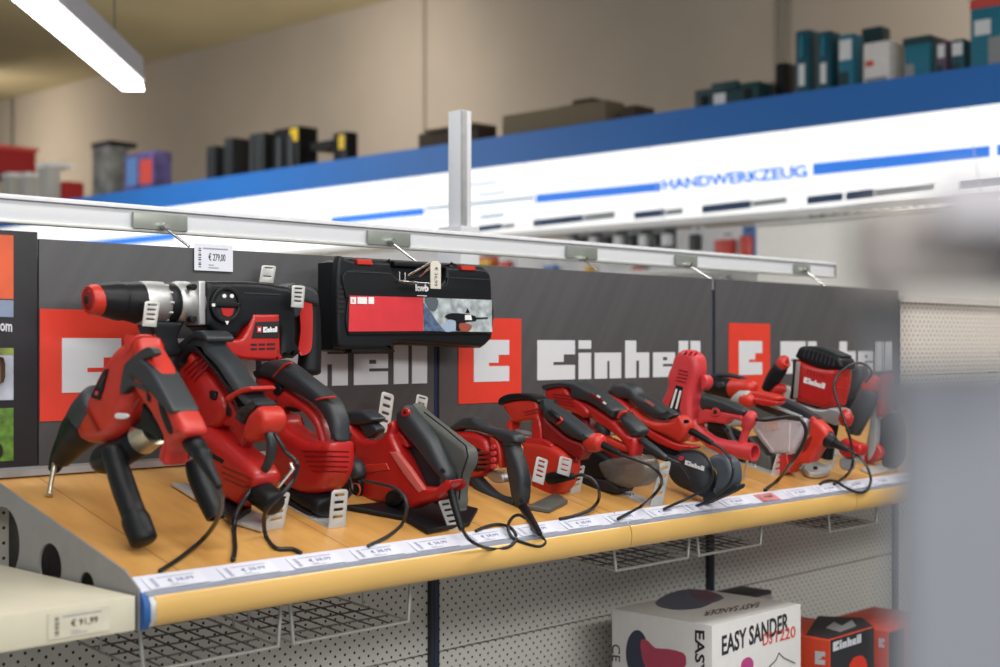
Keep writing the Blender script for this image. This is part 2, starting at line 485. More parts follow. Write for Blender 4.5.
fq('category_strip', [[(960, 182.5), (1090, 169), (1090, 177), (960, 191)]], mat('grey_navy_print', (.20, .23, .32), .5), far)
def fp3(u, v): return FPL.P(u, v, .005)
text3('lettering', 'HANDWERKZEUG', fp3(664, 190.5), fp3(808, 177), fp3(662, 179), fasn, SBL, far, .002, .03)
for u, u2 in ((534, 538), (660, 664), (800, 816), (982, 1000), (425, 424)):
    t0 = FPL.P(u, 200, .0); y = t0.y
    a, b = fpt(y, 2.71), fpt(y, 2.27)
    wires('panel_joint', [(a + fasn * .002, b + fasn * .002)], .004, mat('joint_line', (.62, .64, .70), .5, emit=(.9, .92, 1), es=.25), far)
# shelf bays under the canopy
box('rear_panel', 7.75, 7.8, .2, 26, 0, 2.25, mat('white_gondola', (.80, .80, .80), .5), far)
for z in (1.95, 1.55, 1.15, .7):
    box('shelf_edge', 7.2, 7.75, .2, 26, z - .03, z, MATS['white_gondola'], far)
box('lower_canopy', 7.165, 7.3, .2, 26, 2.225, 2.265, MATS['white_gondola'], far)
for k in range(9): box('upright', 7.7, 7.76, 1.0 + k * 2.2, 1.06 + k * 2.2, 0, 2.2, SIL, far)
finish(far)

# blister-packed goods on the rear gondola
gx = XP(7.35)
def pack(u, v, wpx, hpx, col, col2, label, kind='blister_pack', cat='packaged tool', grp='hanging packaged tools under the rear fascia'):
    t = thing(kind, label, cat, grp)
    c = gx.P(u, v); d = (c - CAM).dot(FW); h = hpx * d / FPX; wd = wpx * d / FPX / .8
    box('card', 7.36, 7.37, c.y - wd / 2, c.y + wd / 2, c.z - h / 2, c.z + h / 2, col, t)
    b = box('blister', 7.30, 7.36, c.y - wd * .36, c.y + wd * .36, c.z - h * .34, c.z + h * .22, col2, t, .015)
    box('hanger_slot', 7.355, 7.375, c.y - wd * .15, c.y + wd * .15, c.z + h * .40, c.z + h * .44, BLK, t)
    finish(t)
GC = mat('pack_grey', (.28, .29, .30), .4); GD = mat('pack_dark', (.04, .045, .05), .4); GR = mat('pack_red', (.6, .07, .05), .4); GW = mat('pack_white', (.8, .8, .82), .4); GB = mat('pack_blue', (.10, .22, .5), .4); GY = mat('pack_yellow', (.8, .45, .04), .4)
grey_lbl = 'small dark and white blister pack hanging in the row under the rear fascia'
for i, u in enumerate((572, 584, 596, 608, 621, 634, 646, 658, 669)):
    pack(u, 243 - (u - 572) * .045, 11, 22, GC if i % 2 else GD, GD if i % 2 else GW, grey_lbl)
pack(697, 241, 12, 30, GW, GD, 'tall white blister pack with a dark tool left of the red pack', grp=None or 'tall blister packs')
pack(727, 246, 24, 28, GW, GR, 'white blister pack holding a bright red tool under the rear fascia', grp='large blister packs')
pack(748, 244, 12, 36, GB, GR, 'narrow blue and red blister pack at the right end of the row', grp='large blister packs')
pack(487, 262, 22, 12, GR, GY, 'red and yellow pack peeping over the wall above the black case', grp='low packs behind the banner')
pack(508, 264, 14, 12, GW, GR, 'small white and red pack beside the yellow pack', grp='low packs behind the banner')
pack(553, 268, 18, 12, GW, GB, 'white pack with dark blue blister low behind the banner', grp='low packs behind the banner')
pack(592, 268, 10, 12, GW, GY, 'narrow white and yellow pack low behind the banner', grp='low packs behind the banner')
pack(640, 270, 16, 12, GC, GR, 'grey and red pack low behind the banner', grp='low packs behind the banner')
# row of small hooks
hk = thing('hook_row', 'row of small dark hooks along the white rear shelf edge', 'hooks')
for i in range(11):
    c = gx.P(824 + i * 11.5, 219.5 - i * 1.05)
    wires('hook', [((7.30, c.y, c.z + .01), (7.20, c.y, c.z)), ((7.20, c.y, c.z), (7.20, c.y, c.z + .035))], .007, mat('olive_hook', (.07, .08, .04), .5), hk)
box('hook_rail', 7.30, 7.36, gx.P(945, 208).y, gx.P(818, 219).y, gx.P(880, 213).z - .0, gx.P(880, 213).z + .03, MATS['white_gondola'], hk)
finish(hk)

# pale board of a middle gondola, standing across behind the banner
mb = thing('middle_gondola', 'plain pale beige back board of another gondola behind the right banner', 'shelving')
MX = 4.9; mp = XP(MX); a = mp.P(757, 226)
BEI = mat('beige_steel', (.80, .78, .73), .5, var=.02)
box('back_board', MX, MX + .04, -.6, a.y, 0, a.z, BEI, mb, .004)
box('top_trim', MX - .01, MX + .05, -.6, a.y, a.z, a.z + .012, ZNC, mb)
box('foot', MX - .3, MX + .3, .35, .41, 0, .08, GC, mb); finish(mb)

# ------------------------------------------------------------------ goods on top of the rear gondola
top = 2.924
def tb(name, u0, u1, vtop, m, label, depth=.30, grp=None, cat='box', x0=7.02, z0=2.90, parts=None):
    depth = min(depth, .2); x0 = max(x0, 7.06); u1 += 3; q = XP(x0); a = q.P(u0, 150); b = XP(x0 + depth).P(u1, 150)
    if a.y - b.y < .12: b = XP(x0 + .12).P(u1, 150); depth = .12
    if a.y - b.y < .05: b.y = a.y - .05
    z = q.P((u0 + u1) / 2, vtop).z
    t = thing(name, label, cat, grp)
    box('body', x0, x0 + depth, min(a.y, b.y), max(a.y, b.y), z0, z, m, t, .012)
    if parts: parts(t, q, x0, a.y, b.y, z0, z)
    finish(t)
TEAL = mat('teal_plastic', (.006, .080, .115), .4); TEAL2 = mat('bright_teal_print', (.01, .17, .26), .4); TEAL3 = mat('dark_teal', (.006, .045, .055), .45)
def case_bits(t, q, x, ya, yb, z0, z):
    box('handle', x - .02, x + .02, yb + (ya - yb) * .3, yb + (ya - yb) * .7, z - .03, z + .02, TEAL3, t, .006)
    box('latch', x - .015, x, yb + (ya - yb) * .12, yb + (ya - yb) * .2, z0 + .03, z0 + .1, BLK, t)
    box('latch', x - .015, x, yb + (ya - yb) * .8, yb + (ya - yb) * .88, z0 + .03, z0 + .1, BLK, t)
    box('sticker', x - .004, x, yb + (ya - yb) * .5, yb + (ya - yb) * .68, z0 + .02, z0 + .1, WHT, t)
tb('tool_case', 694, 774, 84, TEAL3, 'low flat dark teal tool case lying on the blue band', .4, cat='case', parts=case_bits)
def up_bits(t, q, x, ya, yb, z0, z):
    h = z - z0
    box('sticker', x - .004, x, yb + (ya - yb) * .3, yb + (ya - yb) * .72, z0 + h * .18, z0 + h * .5, WHT, t)
    box('handle', x - .02, x, yb + (ya - yb) * .3, yb + (ya - yb) * .6, z0 + h * .6, z0 + h * .92, TEAL2, t, .005)
tb('tool_case', 795, 817, 29, TEAL, 'leftmost upright teal tool case with a white sticker on the blue band', .34, 'upright teal tool cases', 'case', parts=up_bits)
tb('tool_case', 817, 838, 30, TEAL, 'upright teal tool case with white sticker, second of the pair', .34, 'upright teal tool cases', 'case', parts=up_bits)
def bx_bits(t, q, x, ya, yb, z0, z):
    h = z - z0
    box('printed_panel', x - .003, x, yb + (ya - yb) * .1, yb + (ya - yb) * .9, z0 + h * .55, z0 + h * .9, WHT, t)
    box('picture', x - .003, x, yb + (ya - yb) * .3, yb + (ya - yb) * .95, z0 + h * .12, z0 + h * .35, TEAL3, t)
tb('carton', 838, 861, 33, TEAL2, 'bright teal carton with a white panel beside the upright cases', .3, cat='carton', parts=bx_bits)
tb('carton', 861, 888, 26, TEAL3, 'tall dark teal carton standing behind the white carton', .3, cat='carton', x0=7.3)
def wh_bits(t, q, x, ya, yb, z0, z):
    h = z - z0
    box('red_print', x - .003, x, yb + (ya - yb) * .6, yb + (ya - yb) * .9, z0 + h * .48, z0 + h * .6, GR, t)
    box('picture', x - .003, x, yb + (ya - yb) * .1, yb + (ya - yb) * .9, z0 + h * .1, z0 + h * .22, GC, t)
tb('carton', 863, 904, 40, mat('off_white_carton', (.78, .74, .72), .6), 'white carton with red print among the teal boxes', .3, cat='carton', parts=wh_bits)
tb('carton', 904, 937, 38, TEAL2, 'teal carton with a dark lid right of the white carton', .35, cat='carton', parts=lambda t, q, x, ya, yb, z0, z: (box('lid', x - .006, x + .36, min(ya, yb) - .004, max(ya, yb) + .004, z - .03, z + .012, TEAL3, t), box('picture', x - .003, x, yb + (ya - yb) * .6, yb + (ya - yb) * .95, z0 + .02, z0 + .1, GC, t)))
tb('carton', 937, 951, 40, mat('plum_carton', (.12, .08, .14), .5), 'narrow plum carton between two teal cartons', .3, cat='carton', parts=bx_bits)
tb('carton', 951, 971, 38, TEAL, 'small teal carton with a white band left of the big carton', .3, cat='carton', parts=bx_bits)
def big_bits(t, q, x, ya, yb, z0, z):
    h = z - z0
    box('red_band', x - .003, x, yb, ya, z - h * .14, z, GR, t)
    box('picture', x - .003, x, yb + (ya - yb) * .1, yb + (ya - yb) * .6, z0 + h * .05, z0 + h * .45, GC, t)
    box('lettering_panel', x - .003, x, yb + (ya - yb) * .55, yb + (ya - yb) * .9, z0 + h * .5, z0 + h * .7, WHT, t)
tb('carton', 970, 1030, -6, TEAL2, 'largest teal carton with a pink-red top band at the far right', .4, cat='carton', parts=big_bits)
tb('power_tool', 775, 794, 62, BLK, 'small black item tucked beside the upright teal cases', .2, cat='tool', x0=7.2)
CRD = mat('kraft_cardboard', (.17, .135, .085), .8); CRD2 = mat('dark_cardboard', (.05, .032, .022), .8)
tb('cardboard_box', 418, 494, 128, CRD2, 'flat dark brown cardboard tray on the blue band behind the post', .35, cat='cardboard box', parts=lambda t, q, x, ya, yb, z0, z: box('flap', x - .04, x + .2, min(ya, yb), max(ya, yb) - .1, z, z + .015, CRD, t))
tb('cardboard_box', 502, 622, 106, CRD, 'long flat kraft cardboard box on the blue band', .4, cat='cardboard box', parts=lambda t, q, x, ya, yb, z0, z: box('flap', x + .05, x + .4, yb + .15, ya - .5, z, z + .012, CRD2, t))
tb('cardboard_box', 572, 608, 97, CRD2, 'small dark cardboard lid lying on the long kraft box', .2, cat='cardboard box', x0=7.08, z0=3.04)
tb('cardboard_box', 620, 652, 104, CRD2, 'small dark cardboard box right of the long kraft box', .2, cat='cardboard box')
DGC = mat('charcoal_case', (.022, .026, .030), .45)
def cr_bits(t, q, x, ya, yb, z0, z):
    h = z - z0
    box('front_rib', x - .015, x, yb + (ya - yb) * .2, yb + (ya - yb) * .35, z0 + h * .1, z0 + h * .8, MATS['charcoal_edge'], t)
    box('front_rib', x - .015, x, yb + (ya - yb) * .65, yb + (ya - yb) * .8, z0 + h * .1, z0 + h * .8, MATS['charcoal_edge'], t)
mat('charcoal_edge', (.05, .055, .06), .45)
for i, (u0, u1, v) in enumerate(((206, 223, 145), (224, 248, 136), (249, 272, 132))):
    tb('storage_bin', u0, u1, v, DGC, ('smallest charcoal bin at the left end of the dark row', 'charcoal bin, second from the left in the dark row', 'charcoal bin just left of the yellow-badged case')[i], .35, 'dark storage bins on the blue band', 'bin', parts=cr_bits)
YEL = mat('yellow_badge', (.75, .50, .01), .45)
def yb_bits(t, q, x, ya, yb, z0, z):
    h = z - z0
    box('badge', x - .008, x, yb + (ya - yb) * .02, yb + (ya - yb) * .32, z0 + h * .66, z0 + h * .95, YEL, t, .006); cr_bits(t, q, x, ya, yb, z0, z)
tb('storage_bin', 273, 315, 126, BLK, 'large black case with a yellow badge on the blue band', .35, 'dark storage bins on the blue band', 'bin', parts=yb_bits)
def yb2(t, q, x, ya, yb, z0, z):
    h = z - z0
    box('badge', x - .008, x, yb + (ya - yb) * .12, yb + (ya - yb) * .55, z0 + h * .45, z0 + h * .9, YEL, t, .006)
    box('tray_arm', x - .005, x + .2, ya, ya + .28, z0 + h * .55, z0 + h * .8, BLK, t)
tb('storage_bin', 333, 355, 131, BLK, 'open black tote with a yellow badge right of the larger case', .3, 'dark storage bins on the blue band', 'bin', parts=yb2)
# left group
GRC = mat('mottled_grey_pack', (.16, .16, .15), .5, var=.5, scale=6); MIX = mat('blue_red_pack', (.10, .08, .22), .5, var=.7, scale=5)
tb('stacked_pack', 92, 125, 140, GRC, 'grey patterned pack standing left of the colourful carton', .3, cat='pack', parts=lambda t, q, x, ya, yb, z0, z: box('lid', x - .01, x + .3, yb, ya, z - .05, z, DGC, t))
def mixb(t, q, x, ya, yb, z0, z):
    h = z - z0
    box('red_panel', x - .004, x, yb + (ya - yb) * .05, yb + (ya - yb) * .45, z0 + h * .2, z0 + h * .8, GR, t)
    box('blue_panel', x - .004, x, yb + (ya - yb) * .55, yb + (ya - yb) * .9, z0 + h * .2, z0 + h * .9, GB, t)
tb('carton', 124, 169, 151, MIX, 'blue and red printed carton on the left end of the blue band', .3, cat='carton', parts=mixb)
REDC = mat('deep_red_cloth', (.32, .008, .010), .7)
tb('carton', 60, 81, 180, REDC, 'small deep red box at the left end of the rear gondola', .25, cat='carton')
for i, (u0, u1, v) in enumerate(((38, 58, 162), (2, 18, 172), (19, 35, 172))):
    tb('paint_bucket', u0, u1, v, mat('pale_grey_tub', (.42, .42, .40), .5), ('tall pale tub beside the small red box', 'pale tub at the left frame edge under the red crate', 'pale tub under the right end of the red crate')[i], .25, 'pale tubs at the left', 'tub', parts=lambda t, q, x, ya, yb, z0, z: box('lid', x - .008, x + .258, min(ya, yb) - .01, max(ya, yb) + .01, z - .04, z, GW, t))
q = XP(7.0); a = q.P(-40, 150); b = XP(7.42).P(38, 150)
rc = thing('red_crate', 'deep red crate resting on the pale tubs at the left edge', 'crate')
box('body', 6.98, 7.4, b.y, a.y, q.P(0, 172).z, q.P(0, 145).z, REDC, rc, .015)
box('rim', 6.96, 7.42, b.y - .02, a.y, q.P(0, 149).z, q.P(0, 145).z, GR, rc, .006); finish(rc)

# ================================================================== our gondola
def perf(name, col, pit, hole, r):
    m = bpy.data.materials.new(name); m.use_nodes = True; nt = m.node_tree; b = nt.nodes['Principled BSDF']
    N = nt.nodes.new; Lk = nt.links.new
    g = N('ShaderNodeNewGeometry'); sp = N('ShaderNodeSeparateXYZ'); Lk(g.outputs['Position'], sp.inputs[0])
    def mth(op, a, bb=None):
        n = N('ShaderNodeMath'); n.operation = op
        for i, x in enumerate((a, bb)):
            if x is None: continue
            if isinstance(x, (int, float)): n.inputs[i].default_value = x
            else: Lk(x, n.inputs[i])
        return n.outputs[0]
    def grid(ox, oz):
        fx = mth('SUBTRACT', mth('FRACT', mth('ADD', mth('DIVIDE', sp.outputs[0], pit), ox)), .5)
        fz = mth('SUBTRACT', mth('FRACT', mth('ADD', mth('DIVIDE', sp.outputs[2], pit), oz)), .5)
        return mth('SQRT', mth('ADD', mth('MULTIPLY', fx, fx), mth('MULTIPLY', fz, fz)))
    d = mth('MINIMUM', grid(0, 0), grid(.5, .5))
    k = mth('LESS_THAN', d, r)
    mx = N('ShaderNodeMixRGB'); Lk(k, mx.inputs[0]); mx.inputs[1].default_value = (*col, 1); mx.inputs[2].default_value = (*hole, 1)
    Lk(mx.outputs[0], b.inputs['Base Color']); b.inputs['Roughness'].default_value = .5
    MATS[name] = m; return m
PERF = perf('perforated_grey_steel', (.62, .615, .58), .025, (.02, .02, .02), .115)
PERF2 = perf('perforated_beige_steel', (.66, .60, .55), .03, (.12, .11, .10), .16)
UPR = mat('upright_dark', (.018, .022, .03), .5)
gon = thing('display_gondola', 'grey perforated gondola wall behind and below the tilted tool shelf', 'shelving')
seams = (.03, 1.03, 2.04, 3.05, 4.06)
for i in range(4):
    for z0, z1 in ((0, .39), (.394, .788), (.792, 1.22)):
        box('perforated_panel', seams[i] + .012, seams[i + 1] - .012, .012, .03, z0, z1, PERF, gon)
box('perforated_panel', 4.09, 4.86, .012, .03, 0, .9, PERF, gon)
for z0, z1 in ((.904, 1.35), (1.354, 1.593)):
    box('perforated_panel', 4.09, 4.86, .012, .03, z0, z1, PERF2, gon)
box('top_cap', 4.08, 4.87, -.01, .05, 1.593, 1.612, mat('white_cap', (.6, .56, .52), .5), gon)
for x in seams + (4.87,):
    u = box('upright', x - .012, x + .012, .0, .07, 0, 1.60, UPR, gon)
    box('slot_insert', x - .003, x + .003, -.001, .002, .1, 1.58, mat('slot_blue', (.012, .025, .09), .4), u)
box('inner_board', 1.0, 4.06, .02, .035, 1.22, 1.60, UPR, gon)
finish(gon)

# banners -----------------------------------------------------------------
def banner_mat():
    m = bpy.data.materials.new('brushed_anthracite'); m.use_nodes = True; nt = m.node_tree; b = nt.nodes['Principled BSDF']
    tc = nt.nodes.new('ShaderNodeTexCoord'); mp_ = nt.nodes.new('ShaderNodeMapping')
    mp_.vector_type = 'TEXTURE'; mp_.inputs['Rotation'].default_value = (0, math.radians(33), 0); mp_.inputs['Scale'].default_value = (.05, .05, 1.0)
    no = nt.nodes.new('ShaderNodeTexNoise'); no.inputs['Scale'].default_value = 2; no.inputs['Detail'].default_value = 5
    r = nt.nodes.new('ShaderNodeValToRGB'); r.color_ramp.elements[0].position = .35; r.color_ramp.elements[1].position = .65
    r.color_ramp.elements[0].color = (.052, .051, .055, 1); r.color_ramp.elements[1].color = (.062, .061, .066, 1)
    nt.links.new(tc.outputs['Object'], mp_.inputs[0]); nt.links.new(mp_.outputs[0], no.inputs['Vector'])
    nt.links.new(no.outputs['Fac'], r.inputs[0]); nt.links.new(r.outputs[0], b.inputs['Base Color']); b.inputs['Roughness'].default_value = .55
    return m
BAN = banner_mat()
BW = mat('banner_white', (.57, .59, .63), .5, var=.01)
def banner(x0, x1, ex, label):
    t = thing('brand_banner', label, 'banner', 'tool brand banners on the back wall')
    box('board', x0, x1, -.006, .0, 1.245, 1.629, BAN, t, .001)
    s = box('red_square', ex - .046 if ex - .046 > x0 else x0 + .0005, ex + .153, -.008, -.006, 1.324, 1.512, LRED, t)
    z0, h = 1.371, .0925
    logo('logo_letter', [EL], (ex, -.008, z0), (ex + .112, -.008, z0), (ex, -.008, z0 + h), Vector((0, -1, 0)), BW, s, .0012, .98)
    wx = ex + .208
    logo('lettering', WORD, (wx, -.006, z0), (wx + .633, -.006, z0), (wx, -.006, z0 + h), Vector((0, -1, 0)), BW, t, .0012, 4.72)
    finish(t)
banner(1.128, 2.030, 1.168, 'dark grey Einhell banner, leftmost, behind the wall-hung hammer and black case')
banner(2.046, 3.043, 2.147, 'dark grey Einhell banner, middle one, with its whole name readable')
banner(3.058, 4.05, 3.163, 'dark grey Einhell banner, rightmost, behind the router')

# info poster left ---------------------------------------------------------
ip = thing('product_poster', 'black product poster with orange, photo and grass panels at the left edge', 'poster')
box('board', .55, 1.126, -.005, .001, 1.245, 1.640, mat('poster_black', (.016, .016, .020), .5), ip, .001)
xr = YP(-.005).P(13, 300).x
zz = lambda v: YP(-.005).P(6, v).z
box('orange_panel', .60, xr, -.0065, -.005, zz(299), zz(235), mat('poster_orange', (.62, .10, .035), .5, var=.15, scale=12), ip)
box('grey_blue_panel', .60, xr, -.0065, -.005, zz(317), zz(300), mat('poster_slate', (.20, .25, .36), .5), ip)
ph = box('photo_panel', .60, xr, -.0065, -.005, zz(400), zz(348), mat('poster_photo', (.33, .35, .42), .5, var=.4, scale=14), ip)
box('hair_shape', xr - .10, xr - .02, -.0072, -.0065, zz(384), zz(356), mat('photo_brown', (.10, .055, .035), .6), ph, .012)
box('foliage_strip', .60, xr, -.0071, -.0065, zz(355), zz(348), mat('photo_green', (.20, .24, .05), .6, var=.4, scale=30), ph)
gp = box('grass_panel', .60, xr, -.0065, -.005, zz(461), zz(408), mat('poster_grass', (.09, .19, .025), .6, var=.5, scale=60), ip)
pl = YP(-.0065)
ptext('lettering', 'om', pl, (0, 331), (12, 332), (0, 323), 0, BW, ip, .001, .02)
disc('ball_shape', pl, -2, 451, 5, 8, .001, .001, BLK2, gp, bev=.0002)
finish(ip)

# tilted shelf bays ----------------------------------------------------------
def wood():
    m = bpy.data.materials.new('beech_laminate'); m.use_nodes = True; nt = m.node_tree; b = nt.nodes['Principled BSDF']
    tc = nt.nodes.new('ShaderNodeTexCoord'); mp_ = nt.nodes.new('ShaderNodeMapping'); mp_.inputs['Scale'].default_value = (3, .35, 3)
    no = nt.nodes.new('ShaderNodeTexNoise'); no.inputs['Scale'].default_value = 9; no.inputs['Detail'].default_value = 6
    r = nt.nodes.new('ShaderNodeValToRGB'); r.color_ramp.elements[0].position = .3; r.color_ramp.elements[1].position = .72
    r.color_ramp.elements[0].color = (.50, .245, .062, 1); r.color_ramp.elements[1].color = (.64, .35, .105, 1)
    nt.links.new(tc.outputs['Object'], mp_.inputs[0]); nt.links.new(mp_.outputs[0], no.inputs['Vector'])
    nt.links.new(no.outputs['Fac'], r.inputs[0]); nt.links.new(r.outputs[0], b.inputs['Base Color']); b.inputs['Roughness'].default_value = .38
    return m
WD = wood(); WDN = mat('beech_edge', (.68, .42, .13), .33, var=.06, scale=6, coat=.3)
STR = mat('clear_strip', (.66, .67, .77), .3, var=.02); BLUC = mat('blue_end_cap', (.02, .10, .32), .4); GST = mat('grey_steel_side', (.23, .225, .225), .45); SHD = mat('painted_hole_shade', (.045, .04, .038), .6, var=.3, scale=200)
def prism(name, poly, x0, x1, m, parent=None, ang=38):
    """profile in (y, z) drawn out along the shelf"""
    bm = bmesh.new()
    a = [bm.verts.new((x0, y, z)) for y, z in poly]; b = [bm.verts.new((x1, y, z)) for y, z in poly]
    bm.faces.new(a); bm.faces.new(b[::-1])
    for i in range(len(a)): bm.faces.new((a[i - 1], b[i - 1], b[i], a[i]))
    bmesh.ops.recalc_face_normals(bm, faces=bm.faces)
    me = bpy.data.meshes.new(name); bm.to_mesh(me); bm.free(); return link(name, me, m, parent, ang)
YF = -.434; ZF = zs(YF)
nose = [(-.470, 1.1045)] + [(-.470 - .011 * math.sin(t * math.pi / 8), 1.081 + .0235 * math.cos(t * math.pi / 8)) for t in range(1, 8)] + [(-.470, 1.0575), (-.445, 1.0575), (-.445, 1.100)]
NP = Plane((0, YF, ZF), (1, 0, 0), (0, YF + .4705, ZF - 1.1060))
shelf_lab = ('tilted beech shelf bay at the left, under the first drill', 'tilted beech shelf bay in the middle, under the sanders', 'tilted beech shelf bay at the right, under the router')
for i, (x0, x1) in enumerate(((1.038, 2.108), (2.110, 2.960), (2.962, 4.06))):
    t = thing('display_shelf', shelf_lab[i], 'shelf', 'tilted tool shelf bays')
    prism('board', [(0, zs(0)), (YF, ZF), (YF, ZF - .018), (0, zs(0) - .018)], x0, x1, WD, t)
    for xj in [SHELF.P(87, 510).x + .318 * k for k in range(-1, 10)]:
        if x0 + .01 < xj < x1 - .01: prism('board_joint', [(-.001, zs(-.001) + .0002), (YF, ZF + .0002), (YF, ZF - .001), (-.001, zs(-.001) - .001)], xj, xj + .0014, mat('joint_brown', (.22, .10, .03), .6), t)
    st = prism('label_strip', [(YF, ZF + .0015), (-.4705, 1.1060), (-.4705, 1.100), (YF, ZF - .006)], x0 + .002, x1, STR, t)
    prism('clear_lip', [(-.4690, 1.1082), (-.4740, 1.1055), (-.4752, 1.1012), (-.4700, 1.1020)], x0 + .004, x1, mat('lip_blue_grey', (.27, .29, .35), .2), t)
    prism('bullnose', nose, x0 + (.018 if i == 0 else .001), x1, WDN, t, 50)
    prism('back_rail', [(-.012, zs(0) + .001), (-.012, zs(0) + .012), (-.004, zs(0) + .017), (.004, zs(0) + .014), (.004, zs(0) + .001)], x0, x1, SIL, t)
    if i == 0:
        prism('end_cap', [(-.4725, 1.107), (-.482, 1.092), (-.482, 1.068), (-.473, 1.0555), (-.445, 1.0555), (-.445, 1.106)], x0 - .002, x0 + .008, BLUC, t, 50)
        prism('end_cap_insert', [(-.472, 1.104), (-.480, 1.092), (-.480, 1.070), (-.472, 1.058), (-.447, 1.058), (-.447, 1.104)], x0 + .008, x0 + .018, ZNC, t, 50)
        # punched side panel
        sp_ = XP(x0 - .004)
        W = [(0.0, 1.246), (.434, 1.1345), (.470, 1.113), (.470, 1.055), (.10, 1.00), (0.0, 1.00)]
        hl = []
        for cy, cz, r in ((.070, 1.140, .055), (.222, 1.118, .034), (.330, 1.100, .021)):
            hl.append([(cy + r * math.cos(a * math.pi / 16), cz + r * math.sin(a * math.pi / 16)) for a in range(32)][::-1])
        L = W[::-1] if area(W) < 0 else W
        me = curve_mesh([L] + hl, .0015)
        me.transform(Matrix(((0, 0, -1, x0 - .003), (-1, 0, 0, 0), (0, 1, 0, 0), (0, 0, 0, 1))))
        link('side_panel', me, GST, t)
        prism('hole_shade_sheet', [(-.02, 1.205), (-.40, 1.105), (-.40, 1.075), (-.02, 1.04)], x0 + .03, x0 + .032, SHD, t)  # added dark sheet: stands for the shade seen through the holes
    finish(t)

# price labels in the strip ---------------------------------------------------
sn = NP.n
def label_at(x, w, h, m, pl_o, base, upv, nrm, price, big=False, name='price_label', label=None, grp=None, hdir=Vector((1, 0, 0))):
    t = thing(name, label, 'price label', grp)
    bm = bmesh.new(); a = base + hdir * x + nrm * pl_o
    c = [a, a + hdir * w, a + hdir * w + upv * h, a + upv * h]
    v = [bm.verts.new(q) for q in c] + [bm.verts.new(q - nrm * .0008) for q in c]
    for f in ((0, 1, 2, 3), (7, 6, 5, 4), (0, 4, 5, 1), (1, 5, 6, 2), (2, 6, 7, 3), (3, 7, 4, 0)): bm.faces.new([v[i] for i in f])
    bmesh.ops.recalc_face_normals(bm, faces=bm.faces)
    me = bpy.data.meshes.new(name); bm.to_mesh(me); bm.free(); link('paper', me, m, t)
    def at(fx, fy): return a + hdir * (w * fx) + upv * (h * fy) + nrm * .0002
    text3('price', price, at(.36, .34), at(.80, .34), at(.36, .66), nrm, INK if big else INK2, t, .0004, .01)
    bm = bmesh.new()
    for k in range(9):                                       # bar code, turned on its side
        y0 = .12 + k * .085; th = (.03, .05, .02, .045)[k % 4]
        q = [at(.10, y0), at(.17, y0), at(.17, y0 + th), at(.10, y0 + th)]
        bm.faces.new([bm.verts.new(p_ + nrm * .0003) for p_ in q])
    me = bpy.data.meshes.new('b'); bm.to_mesh(me); bm.free(); link('barcode', me, INK if big else INK2, t)
    bm = bmesh.new()
    for x_, x2, y_, hh in ((.22, .86, .80, .05), (.36, .50, .20, .035), (.36, .62, .10, .035)):
        q = [at(x_, y_), at(x2, y_), at(x2, y_ + hh), at(x_, y_ + hh)]
        bm.faces.new([bm.verts.new(p_ + nrm * .0003) for p_ in q])
    me = bpy.data.meshes.new('l'); bm.to_mesh(me); bm.free(); link('fine_print', me, mat('grey_ink', (.3, .3, .36), .6), t)
    return finish(t)
sup = (Vector((0, YF, ZF)) - Vector((0, -.4705, 1.1060))).normalized()
sn2 = Vector((1, 0, 0)).cross(sup).normalized()
if sn2.z < 0: sn2 = -sn2
proto = None
for k in range(23):
    x = 1.055 + k * .1265
    if abs(x + .04 - 2.58) < .07 or x > 3.98: continue
    base = Vector((0, -.4705, 1.1060)) + sup * .004
    if proto is None:
        proto = label_at(x, .098, .030, PAP, .0022, base, sup, sn2, '€ 38,99', False, 'price_label', 'small white price label with faint blue print in the sloping shelf edge strip', 'price labels along the tilted shelf edge'); px_ = x
    else: copy_tree(proto, (x - px_, 0, 0))
rl = label_at(2.585, .07, .030, mat('red_label_paper', (.62, .22, .22), .5), .0024, Vector((0, -.4705, 1.1060)) + sup * .004, sup, sn2, '€ 29,99', True, 'price_label', 'the only reddish price label in the shelf edge strip')

# wall price label at the hammer
label_at(YP(-.012).P(195, 270).x, YP(-.012).P(233.5, 270).x - YP(-.012).P(195, 270).x, .0495, PAP, 0, Vector((0, -.010, YP(-.01).P(214, 271).z)), Vector((0, 0, 1)), Vector((0, -1, 0)), '€ 279,00', True, 'wall_price_label', 'white price label reading 279,00 above the wall-hung hammer')

# beige shelf at the left ---------------------------------------------------
bs = thing('beige_shelf', 'flat beige steel shelf in the lower left corner beside the tilted shelf', 'shelf')
BEI2 = mat('cream_steel', (.62, .58, .45), .42, var=.02)
box('shelf_board', -.2, 1.029, -.470, .0, 1.056, 1.1045, BEI2, bs, .0025); finish(bs)
label_at(YP(-.471).P(48, 640).x, .09, .034, mat('cream_label', (.60, .565, .45), .5), 0, Vector((0, -.4715, 1.063)), Vector((0, 0, 1)), Vector((0, -1, 0)), '€ 91,99', True, 'price_label', 'cream price label on the front edge of the beige shelf')

